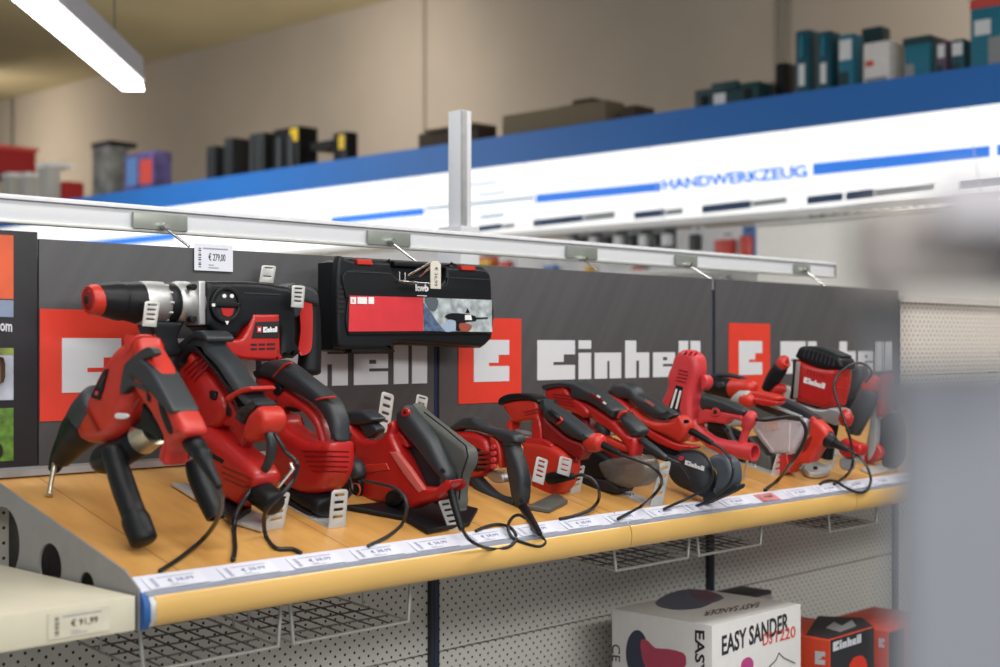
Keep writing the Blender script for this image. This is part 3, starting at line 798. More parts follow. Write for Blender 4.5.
# white top rail with arms --------------------------------------------------
RL = YP(.075); RWH = mat('satin_white_aluminium', (.62, .63, .66), .35, var=.01)
tr = thing('top_rail', 'long silver-white rail running above the banners on angled arms', 'rail')
zt, zb = RL.P(0, 197).z, RL.P(0, 222).z; xe = RL.P(830, 275).x
box('rail_profile', .2, xe, .06, .075, zb, zt, RWH, tr, .002)
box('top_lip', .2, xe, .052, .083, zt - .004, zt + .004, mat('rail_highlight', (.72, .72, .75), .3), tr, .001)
box('lower_lip', .2, xe, .054, .075, zb - .002, zb + .004, ZNC, tr, .001)
box('end_cap', xe, xe + .008, .055, .08, zb, zt, SIL, tr)
for u0, u1, bolt_u, eu, ev, v_ in ((133, 187, 161, 190, 246, 226), (368, 410, 388, 418, 262, 241), (567, 597, 581, 601, 272, 259), (676, 697, 686, 712, 279, 265), (795, 810, 802, 826, 286, 270)):
    q = YP(.052); c = q.P((u0 + u1) / 2, 240)
    xa, xb = q.P(u0, 240).x, q.P(u1, 240).x
    b = q.P(bolt_u, v_); e = YP(.0).P(eu, ev)
    cl = box('clamp_plate', xa, xb, .050, .056, zb + .003, zt - .010, mat('dull_plate', (.30, .32, .29), .35, .4), tr, .001)
    arm = wires('arm', [((b.x, .048, b.z), (e.x, .004, max(e.z, 1.625)))], .0028, CHR, tr)
    wires('bolt', [((b.x, .052, b.z), (b.x, .036, b.z))], .006, CHR, tr, 10)
finish(tr)

# white square post behind
po = thing('support_post', 'pale square steel post rising behind the rail in the middle', 'post')
pp = YP(.42); c0 = YP(.47).P(448, 200); c1 = YP(.415).P(473, 200)
box('shaft', c0.x, c1.x, .42, .47, 1.2, pp.P(460, 109).z, RWH, po, .003)
box('shaft_edge', c0.x - .001, c0.x + .016, .415, .42, 1.2, pp.P(460, 110).z, SIL, po)
box('base_collar', c0.x - .02, c1.x + .01, .40, .49, 1.2, pp.P(460, 226).z, RWH, po, .004)
box('shoe', c0.x - .03, c1.x + .03, .38, .51, 0, 1.2, GC, po)
finish(po)

# ------------------------------------------------------------------ wire baskets under the shelf
WR = mat('dull_wire', (.50, .50, .48), .4, .6); WRD = mat('dark_wire', (.12, .12, .12), .5, .5)
bl = ('wire basket under the shelf nearest the blue end cap', 'wire basket hanging under the left shelf bay, second from the left', 'wire basket half hidden under the middle shelf bay', 'wire basket under the middle bay above the sander carton', 'farthest wire basket under the right shelf bay')
for i, (x0, x1) in enumerate(((1.085, 1.325), (1.355, 1.600), (2.16, 2.40), (2.44, 2.675), (2.975, 3.20))):
    t = thing('wire_basket', bl[i], 'wire basket', 'wire baskets hung under the tilted shelf')
    yf, zb_, zt_ = -.40, .978 if i < 2 else 1.0, 1.052
    wires('front_frame', [((x0 - .008, yf, zt_), (x0, yf, zb_)), ((x0, yf, zb_), (x1, yf, zb_)), ((x1, yf, zb_), (x1 + .006, yf, zt_))], .0033, WR, t)
    s = []
    for k in range(1, 7): x = x0 + (x1 - x0) * k / 7; s += [((x, yf, zb_), (x, -.05, zb_ + .03)), ((x, -.05, zb_ + .03), (x, -.05, zt_ + .04))]
    for k in range(1, 8): y = yf + .05 * k; z = zb_ + .03 * k / 7; s += [((x0, y, z), (x1, y, z))]
    wires('wire_grid', s, .0016, WRD, t, 6)
    for x in (x0, x1):
        wires('side_frame', [((x, yf, zb_), (x, -.05, zb_ + .03)), ((x, -.05, zb_ + .03), (x, -.05, zt_ + .06)), ((x, yf + .12, zb_ + .01), (x, yf + .12, zt_ + .03)), ((x, yf + .24, zb_ + .02), (x, yf + .24, zt_ + .05))], .0022, WR, t, 6)
    box('hanger_plate', x1 - .05, x1 + .012, yf + .002, -.30, zt_ - .004, zt_ + .006, BLK, t)
    finish(t)

# ------------------------------------------------------------------ lower shelf with cartons
ls = thing('lower_shelf', 'grey steel lower shelf holding the cartons', 'shelf')
box('shelf_board', 2.05, 4.86, -.50, .0, .50, .53, GST, ls, .002); box('label_edge', 2.05, 4.86, -.512, -.50, .50, .54, PAP, ls); finish(ls)
def carton(name, label, x0, x1, y0, y1, z0, z1, m):
    t = thing(name, label, 'carton', None)
    box('box_body', x0, x1, y0, y1, z0, z1, m, t, .0015)
    return t
CW = mat('white_carton_print', (.70, .69, .68), .5, var=.02)
x0, y0, z1 = 2.488, -.40, .842
x1, y1 = 2.845, -.119
es = carton('sander_carton', 'white carton printed EASY SANDER DS 1220 on the lower shelf', x0, x1, y0, y1, .53, z1, CW)
fr = YP(y0 - .0006); lf = XP(x0 - .0006)
tp = Plane((0, 0, z1 + .0006), (1, 0, 0), (0, 1, 0))
ptext('title_print', 'EASY SANDER', fr, (722, 656), (788.5, 631), (722, 636), 0, INK, es, .0008, .02)
ptext('model_print', 'DS', fr, (763, 646), (772.5, 643.3), (763, 634), 0, GR, es, .0008, .01)
ptext('model_number_print', '1220', fr, (776, 642.4), (795.5, 637), (776, 630.6), 0, GR, es, .0008, .01)
ptext('side_title_print', 'EASY', lf, (695, 630), (695, 676), (704.5, 631), 0, INK, es, .0008, .02)
ptext('side_mark_print', 'CE', lf, (612, 644), (612, 661), (620, 645), 0, INK, es, .0008)
pk = mat('magenta_print', (.42, .05, .10), .5)
q = [quads('sander_picture', lf, [[(637 + 11 * math.cos(a * .2618), 653 + 23 * math.sin(a * .2618)) for a in range(24)]], 0, mat('blue_black_print', (.03, .035, .07), .5), es)]
quads('sander_body_picture', lf, [cr([(641, 640), (648, 641), (655, 648), (668, 649), (683, 653), (686, 660), (683, 669), (662, 672), (648, 670), (642, 656)], 2)], .001, pk, es)
quads('top_picture', tp, [cr([(655, 603), (668, 594), (690, 589), (712, 592), (724, 598), (712, 603), (700, 608), (680, 610), (664, 608)], 2)], 0, mat('slate_print', (.10, .12, .17), .5), es)
quads('top_picture_body', tp, [cr([(690, 593), (704, 590), (716, 594), (714, 600), (700, 600)], 2)], .0008, mat('plum_print', (.16, .08, .11), .5), es)
ptext('top_title_print', 'EASY SANDER', tp, (760, 602), (706, 611), (758, 607), 0, mat('brown_print', (.10, .05, .05), .5), es, .0008)
quads('front_picture', fr, [cr([(741, 668), (743, 660), (749, 657), (753, 661), (753, 668), (750, 690), (742, 690)], 2)], 0, mat('violet_print', (.45, .06, .22), .5), es)
wires('cable_picture', [(fr.P(766, 670), fr.P(776, 660)), (fr.P(776, 660), fr.P(779, 653)), (fr.P(779, 653), fr.P(784, 658)), (fr.P(784, 658), fr.P(795, 663))], .0012, INK, es)
finish(es)
es2 = thing('dark_carton', 'flat dark carton edge lying behind the white sander carton', 'carton')
box('box_body', 2.86, 3.16, -.115, -.02, .53, .800, INK, es2, .002); box('front_strip', 2.862, 3.158, -.1165, -.115, .76, .79, GC, es2); finish(es2)
OR = mat('orange_red_carton', (.60, .060, .025), .5)
RB0, RB1 = 2.973, 3.19
ec = carton('tool_carton', 'black and red Einhell carton right of the white sander carton', RB0, RB1, -.40, -.18, .53, .735, OR)
f2 = YP(-.4006); l2 = XP(RB0 - .0006)
quads('front_panel', YP(-.4004), [[(830.5, 640.5), (874, 627.5), (874, 700), (830.5, 700)]], 0, INK, ec)
A_, B_, C_ = f2.P(833, 651.5, .001), f2.P(861, 642.5, .001), f2.P(833, 642.5, .001)
logo('brand_print', WORD, A_, B_, C_, Vector((0, -1, 0)), BW, ec, .0006, 4.72)
quads('tool_picture', f2, [cr([(848, 690), (850, 664), (858, 656), (866, 660), (868, 690)], 2)], .0012, LRED, ec)
logo('logo_print', [EL], l2.P(815, 664, .0003), l2.P(825, 665, .0003), l2.P(815, 651, .0003), Vector((-1, 0, 0)), BW, ec, .0006, .98)
tp2 = Plane((0, 0, .7356), (1, 0, 0), (0, 1, 0))
quads('top_picture', tp2, [[(806, 635), (829, 639), (873, 626), (862, 618), (818, 616)]], 0, INK, ec)
quads('top_tool_picture', tp2, [[(826, 628), (834, 622), (842, 626), (852, 620), (856, 626), (840, 632)]], .0008, GC, ec)
finish(ec)
ec2 = carton('tool_carton', 'smaller orange-red carton at the right end, partly behind the grey panel', 3.262, 3.55, -.40, -.20, .53, .715, OR)
logo('logo_print', [EL], XP(3.2614).P(879, 647), XP(3.2614).P(885, 648), XP(3.2614).P(879, 638), Vector((-1, 0, 0)), BW, ec2, .0006, .98)
quads('front_panel', YP(-.4006), [[(889.5, 633), (905, 628), (905, 670), (889.5, 670)]], 0, INK, ec2); finish(ec2)

# ------------------------------------------------------------------ near rack, far out of focus
nr = thing('near_rack', 'large blurred grey steel rack in the right foreground', 'rack')
def cpt(u, v, d): return CAM + (FW + RT * ((u - 500) / FPX) + UP * ((HV - v) / FPX)) * d
NG = mat('blue_grey_panel', (.28, .295, .335), .5, var=.02, scale=3); NB = mat('brown_grey_board', (.50, .45, .43), .6, var=.05, scale=9)
def near_box(name, u0, v0, v1, d, wd, dep, m, par, bev=.002):
    o = cpt(u0, v0, d); h = (v1 - v0) / FPX * d
    bm = bmesh.new(); bmesh.ops.create_cube(bm, size=1)
    for v in bm.verts:
        v.co = o + RT * ((v.co.x + .5) * wd) + FW * ((v.co.y + .5) * dep) + UP * ((v.co.z - .5) * h)
    bmesh.ops.bevel(bm, geom=list(bm.edges), offset=bev, segments=2, affect='EDGES')
    me = bpy.data.meshes.new(name); bm.to_mesh(me); bm.free(); return link(name, me, m, par)
near_box('side_panel', 900, 366, 5940, .36, .30, .012, NG, nr)
near_box('upper_board', 876, 203, 290, .35, .26, .03, NB, nr, .002)
near_box('front_post', 874, 222, 420, .372, .0052, .006, NG, nr, .0005)
near_box('upright', 1100, -300, 5500, .39, .03, .03, NG, nr)
near_box('bracket', 1080, 230, 268, .30, .02, .12, NG, nr)
finish(nr)
hp = thing('white_tag_card', 'blurred pale card standing on the near brown board', 'card')
near_box('card', 938, 176, 228, .335, .09, .003, mat('pale_card', (.58, .56, .60), .5), hp, .001)
near_box('card_foot', 948, 200, 205, .339, .04, .02, ZNC, hp, .0005)
finish(hp)
# ================================================================== slotted steel hold-down brackets
def bracket(label, X, a, b, c, d, back=None, w=None, nslots=4, yfix=None, grp='slotted steel brackets holding the tools'):
    """a lower left, b lower right, c upper left, d upper right corner of the slotted flange (pixels) on a plane facing the aisle"""
    t = thing('slotted_bracket', label, 'bracket', grp)
    if yfix is None: y = SHELF.P((a[0] + b[0]) / 2, (a[1] + b[1]) / 2).y
    else: y = yfix
    pl = YP(y)
    A, B, C, D = [Vector((*pl.loc(pl.P(*q)), 0)) for q in (a, b, c, d)]
    f = lambda s, v: (A.lerp(B, s)).lerp(C.lerp(D, s), v)
    r = .10
    out = [f(0, 0), f(1, 0), f(1, .94), f(.93, .98), f(.85, 1), f(.15, 1), f(.07, .98), f(0, .94)]
    out = [(p.x, p.y) for p in out]
    if area(out) < 0: out.reverse()
    holes = []
    for k in range(nslots):
        v0 = .90 - k * (.62 / max(nslots - 1, 1)) * (.92 if nslots > 2 else .8); v1 = v0 - .075
        h = [f(.22, v1), f(.78, v1), f(.80, (v0 + v1) / 2), f(.78, v0), f(.22, v0), f(.20, (v0 + v1) / 2)]
        h = [(p.x, p.y) for p in h]
        if area(h) > 0: h.reverse()
        holes.append(h)
    me = curve_mesh([out] + holes, .0011, .0003, 1); me.transform(pl.mat(0)); link('slotted_flange', me, ZNC, t)
    if back is not None:
        x0 = pl.P(*a).x; x1 = pl.P(*b).x; z = zs(y)
        if x1 < x0: x0, x1 = x1, x0
        bm = bmesh.new(); yb = back
        V = [bm.verts.new(q) for q in ((x0, y, zs(y) + .0022), (x1, y, zs(y) + .0022), (x1, yb, zs(yb) + .0022), (x0, yb, zs(yb) + .0022), (x0, y, zs(y)), (x1, y, zs(y)), (x1, yb, zs(yb)), (x0, yb, zs(yb)))]
        for q in ((0, 1, 2, 3), (7, 6, 5, 4), (0, 4, 5, 1), (1, 5, 6, 2), (2, 6, 7, 3), (3, 7, 4, 0)): bm.faces.new([V[i] for i in q])
        bmesh.ops.recalc_face_normals(bm, faces=bm.faces)
        me = bpy.data.meshes.new('b'); bm.to_mesh(me); bm.free(); link('base_strip', me, ZNC, t)
        for k in (0.3, .7):
            yy = y + (yb - y) * k
            wires('screw', [((x0 * .5 + x1 * .5, yy, zs(yy)), (x0 * .5 + x1 * .5, yy, zs(yy) + .0045))], .004, CHR, t, 10)
    return finish(t)

bracket('slotted bracket with a cable across it, in front of the jigsaw', 1.36, (262, 532), (283, 527), (276, 494), (290, 492), -.10)
bracket('slotted bracket standing clear in front of the orbital tool with the loop handle', 1.5, (328, 529), (345, 527), (332, 490), (348, 489), -.12)
bracket('slotted bracket leaning in front of the circular saw cord', 1.71, (449, 531), (462, 529), (438, 501), (450, 499), -.20)
bracket('tilted slotted bracket, left of the two rising behind the circular saw', 1.7, (376, 430), (389, 434), (382, 391), (394, 395), None, yfix=-.07)
bracket('short slotted bracket, right of the two rising behind the circular saw', 1.8, (414, 412), (425, 416), (417, 394), (428, 397), None, nslots=3, yfix=-.07)
bracket('slotted bracket against the red sander, left of its pair', 1.98, (532, 481), (543, 485), (537, 456), (548, 460), None, yfix=-.40)
bracket('slotted bracket against the red sander, right of its pair', 2.05, (557, 473), (569, 477), (560, 456), (572, 459), None, nslots=3, yfix=-.385)
bracket('slotted bracket with a loop of cable around it and a long foot', 2.16, (570, 494), (580, 491), (573, 468), (585, 465), -.12)
bracket('tall slotted bracket in front of the grey dust box', 2.26, (650, 508), (662, 505), (660, 463), (671, 461), -.22)
bracket('slotted bracket below the cloudy collection box', 2.78, (771, 476), (782, 473), (777, 454), (786, 453), -.15, nslots=3)
bracket('plain slotted bracket left of the round router base', 2.93, (799, 471), (807, 470), (801, 461), (809, 459), -.15, nslots=1)
bracket('slotted bracket right of the round router base', 3.05, (825, 471), (834, 468), (830, 448), (838, 446), -.15, nslots=3)
bracket('slotted bracket under the farthest dark-handled tool', 3.2, (862, 464), (870, 462), (871, 424), (878, 424), -.15)
bracket('slotted wall bracket hooked over the hammer chuck', 1.3, (142, 326), (156, 327), (145, 301), (160, 302), None, yfix=-.155)
bracket('slotted wall bracket rising behind the hammer body', 1.5, (259, 282), (273, 283), (262, 265), (276, 266), None, nslots=2, yfix=-.03)
bracket('slotted wall bracket gripping the hammer rear handle', 1.6, (291, 307), (303, 308), (292, 285), (305, 286), None, yfix=-.165)
t = thing('wire_prop', 'thin pale steel prop under the coral tool nozzle', 'prop')
wires('prop', [(XP(2.62).P(748, 458), SHELF.P(744, 478, .002))], .0035, ZNC, t); wires('foot', [(SHELF.P(735, 482, .003), SHELF.P(744, 477, .003))], .0035, ZNC, t); finish(t)

# ================================================================== wall-hung rotary hammer
H = YP(-.11)
t = thing('rotary_hammer', 'large black and red Einhell rotary hammer hung on the wall', 'power tool')
loft('nose_ring', H, [(104, 300, 16), (97, 300, 16), (91, 299.5, 15.5), (88, 299.5, 13.5)], RED2, t, n=2, hollow=True)
loft('bit_socket', H, [(89, 299.5, 11), (92, 299.5, 11)], DKRED, t, n=1)
loft('bit_hole', H, [(86.5, 299.5, 5), (92, 299.5, 5)], BLK2, t, n=1)
loft('chuck_sleeve', H, [(97, 299.5, 15.5), (101, 299.5, 17), (118, 301, 20), (120, 301, 19), (134, 302, 21), (139, 303, 21.5)], BLK, t)
g = loft('gear_collar', H, [(136, 303, 20), (140, 303, 22), (158, 303, 21.5), (163, 303, 19)], SIL, t, n=2)
for k in range(12):
    an = k * math.pi / 6
    c = H.P(156, 303); rr = .0335
    wires('rib', [(c + Vector((-.006, rr * math.cos(an), rr * math.sin(an))), c + Vector((.012, rr * math.cos(an), rr * math.sin(an))))], .0028, SIL, g)
loft('black_band', H, [(162, 303, 18.5), (164, 303, 20.5), (171, 303, 20.5), (173, 303, 18.5)], BLK, t, n=2)
g = loft('gear_neck', H, [(172, 303, 19.5), (176, 303, 22), (188, 303, 21.5), (196, 303, 20)], SIL, t, n=2)
slab('mount_plate', H, [(199, 281), (206, 281), (206, 325), (199, 325)], .040, -.03, SIL, .003, t, smooth=False)
for u, v in ((194, 287), (194, 319)):
    disc('hex_screw', H, u, v, 3.4, 3.4, .050, .014, BLK, t)
slab('housing', H, [(206, 281), (206, 281), (246, 281), (270, 283), (279, 285), (287, 286), (292, 288), (296, 290), (296, 290), (297, 352), (295, 357), (280, 360), (280, 360), (280, 330), (262, 325), (246, 327), (240, 337), (240, 337), (222, 337), (210, 328), (206, 322)], .038, -.035, BLK, .012, t)
slab('red_motor_cover', H, [(254, 314), (254, 314), (280, 314), (280, 314), (281, 357), (279, 360), (262, 360), (240, 358), (228, 350), (224, 338), (224, 338), (243, 338)], .041, -.03, RED, .006, t)
lines('seam_line', H, [(244, 293, 280, 294.5)], 1.2, .0385, RUB, t)
slab('name_plate', H, [(256, 322), (279, 321), (279, 338), (252, 338)], .0425, .038, BLK2, .0006, t, smooth=False)
quads('logo_square', H, [[(257, 326.5), (261.5, 326.3), (261.5, 332.5), (257, 332.7)]], .0432, PINK, t)
quads('logo_mark', H, [[(258.2, 328), (260.4, 328), (260.4, 331.2), (258.2, 331.2)]], .0442, WHT, t)
logo('lettering', WORD, H.P(263, 332.5, .043), H.P(277, 332, .043), H.P(263, 327, .043), H.n, WHT, t, .0006, 4.72)
lines('vent_slots', H, [(251, 344.5, 257, 344.5), (259, 344.3, 265, 344.3), (267, 344.2, 275, 344), (251, 349, 257, 349), (259, 348.8, 265, 348.8), (267, 348.6, 275, 348.4)], 1.8, .0416, BLK2, t)
dl = disc('mode_dial', H, 227, 304.5, 15.5, 18.5, .046, .010, BLK, t, hole=.76, bev=.002)
disc('dial_face', H, 227, 304.5, 12, 14.5, .042, .006, BLK2, dl)
slab('dial_grip', H, [(215, 301), (239, 303), (239, 307), (215, 306)], .046, .040, BLK, .0015, dl)
quads('dial_window', H, [[(221, 308), (234, 308), (232, 315), (228, 317), (223, 315)]], .0425, RED, dl)
for u, v in ((224.5, 296), (232, 296)): disc('mode_mark', H, u, v, 2, 2, .0432, .001, WHT, dl, bev=.0002)
quads('dial_arrow', H, [[(225, 321), (229, 321), (227, 325)]], .0468, WHT, t)
quads('dial_tick', H, [[(212, 303.5), (215, 303.5), (215, 306.5), (212, 306.5)]], .0468, WHT, t)
slab('rear_neck', H, [(292, 287), (302, 286), (302, 312), (294, 316)], .030, -.02, RUB, .006, t)
slab('handle_bridge', H, [(289, 287), (300, 284), (311, 286), (317, 290), (320, 295), (320, 305), (312, 304), (304, 302), (293, 303)], .026, -.02, RUB, .008, t)
loft('grip', H, [(308, 300, 11), (310, 320, 11), (310, 350, 11.5), (309, 372, 12)], BLK, t)
slab('trigger', H, [(302, 305), (310, 304), (310, 342), (307, 351), (300, 353), (300, 352), (303, 330)], .022, -.010, RED, .005, t)
slab('front_spar', H, [(289, 308), (301, 304), (299, 345), (288, 348)], .012, -.012, BLK, .004, t)
slab('side_handle_clamp', H, [(152, 322), (186, 322), (186, 322), (179, 338), (184, 351), (184, 351), (178, 356), (160, 358), (148, 352), (148, 352), (156, 340)], .022, -.025, BLK, .006, t)
loft('side_grip', H, [(168, 352, 11), (168, 372, 11), (168, 395, 12)], BLK, t)
t2 = t; finish(t)

# ================================================================== black hard case hanging on the wall
K = YP(-.125)
t = thing('bit_case', 'black hard case with red kwb label hanging on the wall', 'case')
slab('case_body', K, [(334, 262), (334, 262), (352, 258.5), (392, 261), (392, 261), (396, 264), (447, 266), (450, 264), (480, 266.5), (487, 270), (490, 280), (491, 330), (489, 342), (482, 348), (482, 348), (400, 345), (396, 351), (396, 351), (345, 352), (334, 350), (334, 350)], -.018, -.072, BLK, .008, t)
slab('lid', K, [(338, 262), (352, 260), (391, 262.5), (391, 262.5), (400, 279), (442, 283), (447, 267), (447, 267), (478, 268), (488, 271), (492, 282), (493, 332), (490, 341), (482, 347), (482, 347), (402, 342), (395, 349), (395, 349), (346, 349), (338, 344), (338, 344)], 0, -.02, BLK, .007, t)
pn = slab('raised_panel', K, [(346, 271), (391, 273), (391, 273), (400, 282), (442, 286), (448, 277), (448, 277), (487, 279), (491, 284), (491, 300), (494, 312), (492, 334), (492, 334), (349, 335), (349, 335), (346, 322), (348, 300), (346, 296)], .004, -.004, BLK, .002, t)
quads('red_label', K, [[(349.5, 295.5), (423, 297.5), (423, 331), (348.5, 331.5)]], .0048, mat('label_red', (.60, .035, .045), .4), t)
ph = quads('photo_label', K, [[(423.2, 297.6), (491.5, 300), (492, 332), (423.2, 331)]], .0048, mat('photo_grey', (.36, .40, .42), .5, var=.45, scale=60), t)
quads('photo_head', K, [cr([(425, 297.8), (437, 298.3), (438, 305), (435, 311), (430, 310), (427, 305)], 2)], .0062, mat('photo_slate', (.08, .10, .12), .6), ph, .0004)
quads('photo_jacket', K, [[(423.4, 303), (430, 311), (438, 323), (445, 331), (424, 331)]], .0062, mat('photo_navy', (.07, .11, .20), .6, var=.5, scale=120), ph, .0004)
quads('photo_hand', K, [cr([(442, 331), (446, 322), (453, 319), (456, 324), (455, 331)], 2)], .0060, mat('photo_pale_blue', (.30, .38, .52), .6), ph, .0004)
quads('photo_drill', K, [cr([(445, 316), (452, 313), (466, 314), (475, 316), (476, 321), (466, 322), (462, 330), (456, 330), (456, 321), (448, 319)], 2)], .0066, BLK, ph, .0004)
quads('photo_drill_bit', K, [[(475, 317.5), (488, 317.2), (488, 318.6), (475, 319.2)]], .0066, BLK, ph, .0004)
quads('photo_red_cuff', K, [cr([(459, 324), (466, 323), (472, 326), (469, 331), (461, 331)], 2)], .0070, mat('photo_brick', (.28, .06, .035), .6), ph, .0004)
quads('photo_triangle', K, [[(467.5, 308), (470, 313), (465.5, 313)]], .0062, BLK, ph, .0004)
quads('photo_white_part', K, [[(465, 315), (471, 315), (472, 320), (465, 320)]], .0072, WHT, ph, .0004)
for a, b in ((350.5, 356), (357.5, 367), (368.5, 374)):
    quads('white_symbol_box', K, [[(a, 297), (b, 297.2), (b, 304), (a, 303.8)]], .0062, WHT, t, .0004)
ptext('fine_lettering', 'x', K, (352, 302.5), (354.5, 302.5), (352, 299), .0066, GR, t, .0004)
ptext('logo_lettering', 'kwb', K, (415.5, 291), (428.5, 291.6), (415.5, 284), .005, WHT, t, .0006, .045)
quads('logo_underline', K, [[(417, 295.2), (427, 295.6), (427, 296.3), (417, 295.9)]], .0056, WHT, t, .0004)
rc_ = slab('carry_handle', K, [(394, 261), (447, 264), (446, 269), (395, 266)], -.004, -.03, BLK, .004, t, smooth=False)
slab('handle_recess_wall', K, [(393, 262), (446, 265), (446, 285), (402, 281)], -.021, -.024, BLK2, .001, t, smooth=False)
for q in ([(357, 259), (372, 259.6), (373, 265), (358, 264.4)], [(461, 265.5), (475, 266), (476, 270.6), (462, 270)]):
    slab('red_latch', K, q, .003, -.012, RED2, .0015, t, smooth=False)
lines('side_grooves', K, [(338, y, 344, y - .4) for y in (287, 292, 297, 302, 307, 312)], 2.2, .0005, BLK2, t)
slab('bottom_foot', K, [(352, 345), (392, 345), (396, 352), (352, 353)], -.004, -.03, BLK, .003, t, smooth=False)
lines('edge_line', K, [(346, 271.5, 391, 273.5), (449, 277.5, 488, 279.5)], .9, .0046, RUB, t)
finish(t)
t = thing('price_hook', 'bright double wire hook carrying a small cream price tag over the black case', 'hook')
hp3 = [YP(-.02).P(408, 283), YP(-.14).P(404, 279), YP(-.16).P(411, 274), YP(-.19).P(432, 262)]
wires('wire_arm', [(YP(-.02).P(397, 275), YP(-.15).P(409, 275)), (YP(-.15).P(409, 275), YP(-.20).P(431, 262.5))], .0022, CHR, t)
wires('wire_arm', [(YP(-.02).P(400, 283), YP(-.15).P(420, 276)), (YP(-.15).P(420, 276), YP(-.20).P(436, 263))], .0020, CHR, t)
wires('wire_loop', [(YP(-.14).P(399.5, 272), YP(-.14).P(399.5, 281)), (YP(-.14).P(399.5, 281), YP(-.14).P(430, 283.5)), (YP(-.14).P(405, 273), YP(-.14).P(405, 281))], .0016, CHR, t)
tg = slab('tag_holder', YP(-.20), [(431, 264), (433, 261), (438, 261), (441, 264), (441, 289), (431, 288.5)], .002, -.001, mat('cream_tag', (.60, .57, .50), .45), .0006, t, smooth=False)
ptext('tag_print', '€ 36,99', YP(-.20), (434.5, 267), (434, 286), (438, 267), .0022, INK, tg, .0004)
finish(t)

# ================================================================== T1 impact drill at the left
D = XP(1.115); D.k = .8
t = thing('impact_drill', 'red and grey impact drill with black side handle, nearest at the left', 'power tool')
slab('motor_housing', D, [(131, 341), (140, 335), (149, 335), (153, 340), (155, 350), (150, 368), (147, 388), (147, 398), (143, 413), (135, 431), (125, 440), (106, 443), (90, 441), (82, 434), (85, 415), (95, 390), (107, 366), (119, 349)], .032, -.030, RED2, .022, t)
loft('grey_collar', D, [(100, 402, 20), (91, 413, 21), (84, 424, 20)], RUB, t, n=2)
loft('gearbox', D, [(88, 420, 21), (80, 431, 20), (72, 442, 16), (65, 452, 13), (61, 458, 11)], BLK, t, n=3)
loft('chuck', D, [(62, 452, 10), (57, 462, 8), (54, 469, 6)], BLK2, t, n=2)
loft('drill_bit', D, [(55, 463, 3, .01), (52, 478, 2.4, .018), (49.5, 492, 2.6, .024), (49, 496, 4.5, .026)], BRS, t, n=2, seg=12)
slab('handle_frame', D, [(149, 338), (155, 343), (168, 364), (183, 391), (194, 412), (200, 424), (202, 434), (192, 441), (184, 450), (180, 463), (172, 464), (167, 454), (169, 438), (165, 427), (157, 412), (149, 400), (142, 390), (138, 372), (140, 350)], .034, -.022, RED2, .010, t)
slab('top_rubber', D, [(146, 347), (136, 353), (128, 360), (123, 367), (119, 392), (119, 392), (122, 394), (131, 386), (147, 393), (147, 393), (147, 388), (137, 383), (131, 377), (139, 362), (155, 355), (155, 355), (152, 349)], .037, .02, RUB, .002, t)
slab('rubber_grip', D, [(139, 375), (145, 364), (151, 359), (157, 359), (167, 370), (180, 392), (190, 411), (190, 411), (182, 414), (173, 407), (159, 391), (147, 380)], .039, -.020, RUB, .006, t)
slab('name_plate', D, [(107.5, 369), (104, 369), (90, 396), (92, 398), (99, 400), (103, 388)], .0350, .028, BLK, .001, t, smooth=False)
quads('logo_mark', D, [[(95.5, 391), (98.5, 391.5), (97.5, 395.5), (94.8, 395)]], .0358, PINK, t)
quads('name_plate_print', D, [[(103.6, 376), (105.4, 376.4), (100.6, 387), (98.8, 386.4)]], .0358, RUB, t)
slab('trigger', D, [(146, 404), (152, 407), (160, 418), (167, 430), (167, 441), (156, 436), (143, 424)], .014, -.010, BLK, .004, t)
slab('trigger_seam', D, [(158, 402), (163, 408), (172, 430), (168, 433), (160, 414)], .0365, .030, BLK, .001, t)
slab('speed_switch', D, [(150.5, 392), (154, 396), (154, 402), (151, 401)], .0365, .018, BLK, .001, t, smooth=False)
slab('brand_sticker', D, [(115, 414), (119, 413), (126, 414), (127, 417), (123, 419), (115, 418)], .0348, .03, WHT, .0006, t)
lines('vent_slots', D, [(86, 408, 98, 431)], 2, .0346, DKRED, t)
lines('inner_slot', D, [(139, 399, 133, 409)], 2.6, .0346, DKRED, t)
loft('side_handle_clamp', D, [(172, 414, 13, -.01), (154, 426, 15, -.02), (140, 440, 16, -.02), (124, 451, 15, .0), (106, 459, 15, .01), (100, 462, 11, .01)], BLK, t, n=3)
loft('steel_ring', D, [(155, 430, 15.5, -.022), (142, 439, 16.5, -.018)], BRS, t, n=1, seg=28, cap=False)
loft('side_handle', D, [(112, 450, 11, .03), (115, 460, 11.5, .03), (123, 485, 12.5, .022), (133, 513, 12.5, .012), (136, 521, 14.5, .012), (144, 541, 14, .008)], BLK, t, n=3)
loft('cord_boot', D, [(190, 440, 9), (197, 448, 11), (199, 450, 9), (203, 457, 10.5), (205, 461, 8), (213, 476, 5.5), (219, 487, 4)], BLK, t, n=2)
cable('power_cord', [(218, 487, 1.115), (222, 500, 1.14), (217, 520, 1.17), (203, 539, 1.21), (180, 558, 's'), (160, 571, 's')], .0036, parent=t)
finish(t)

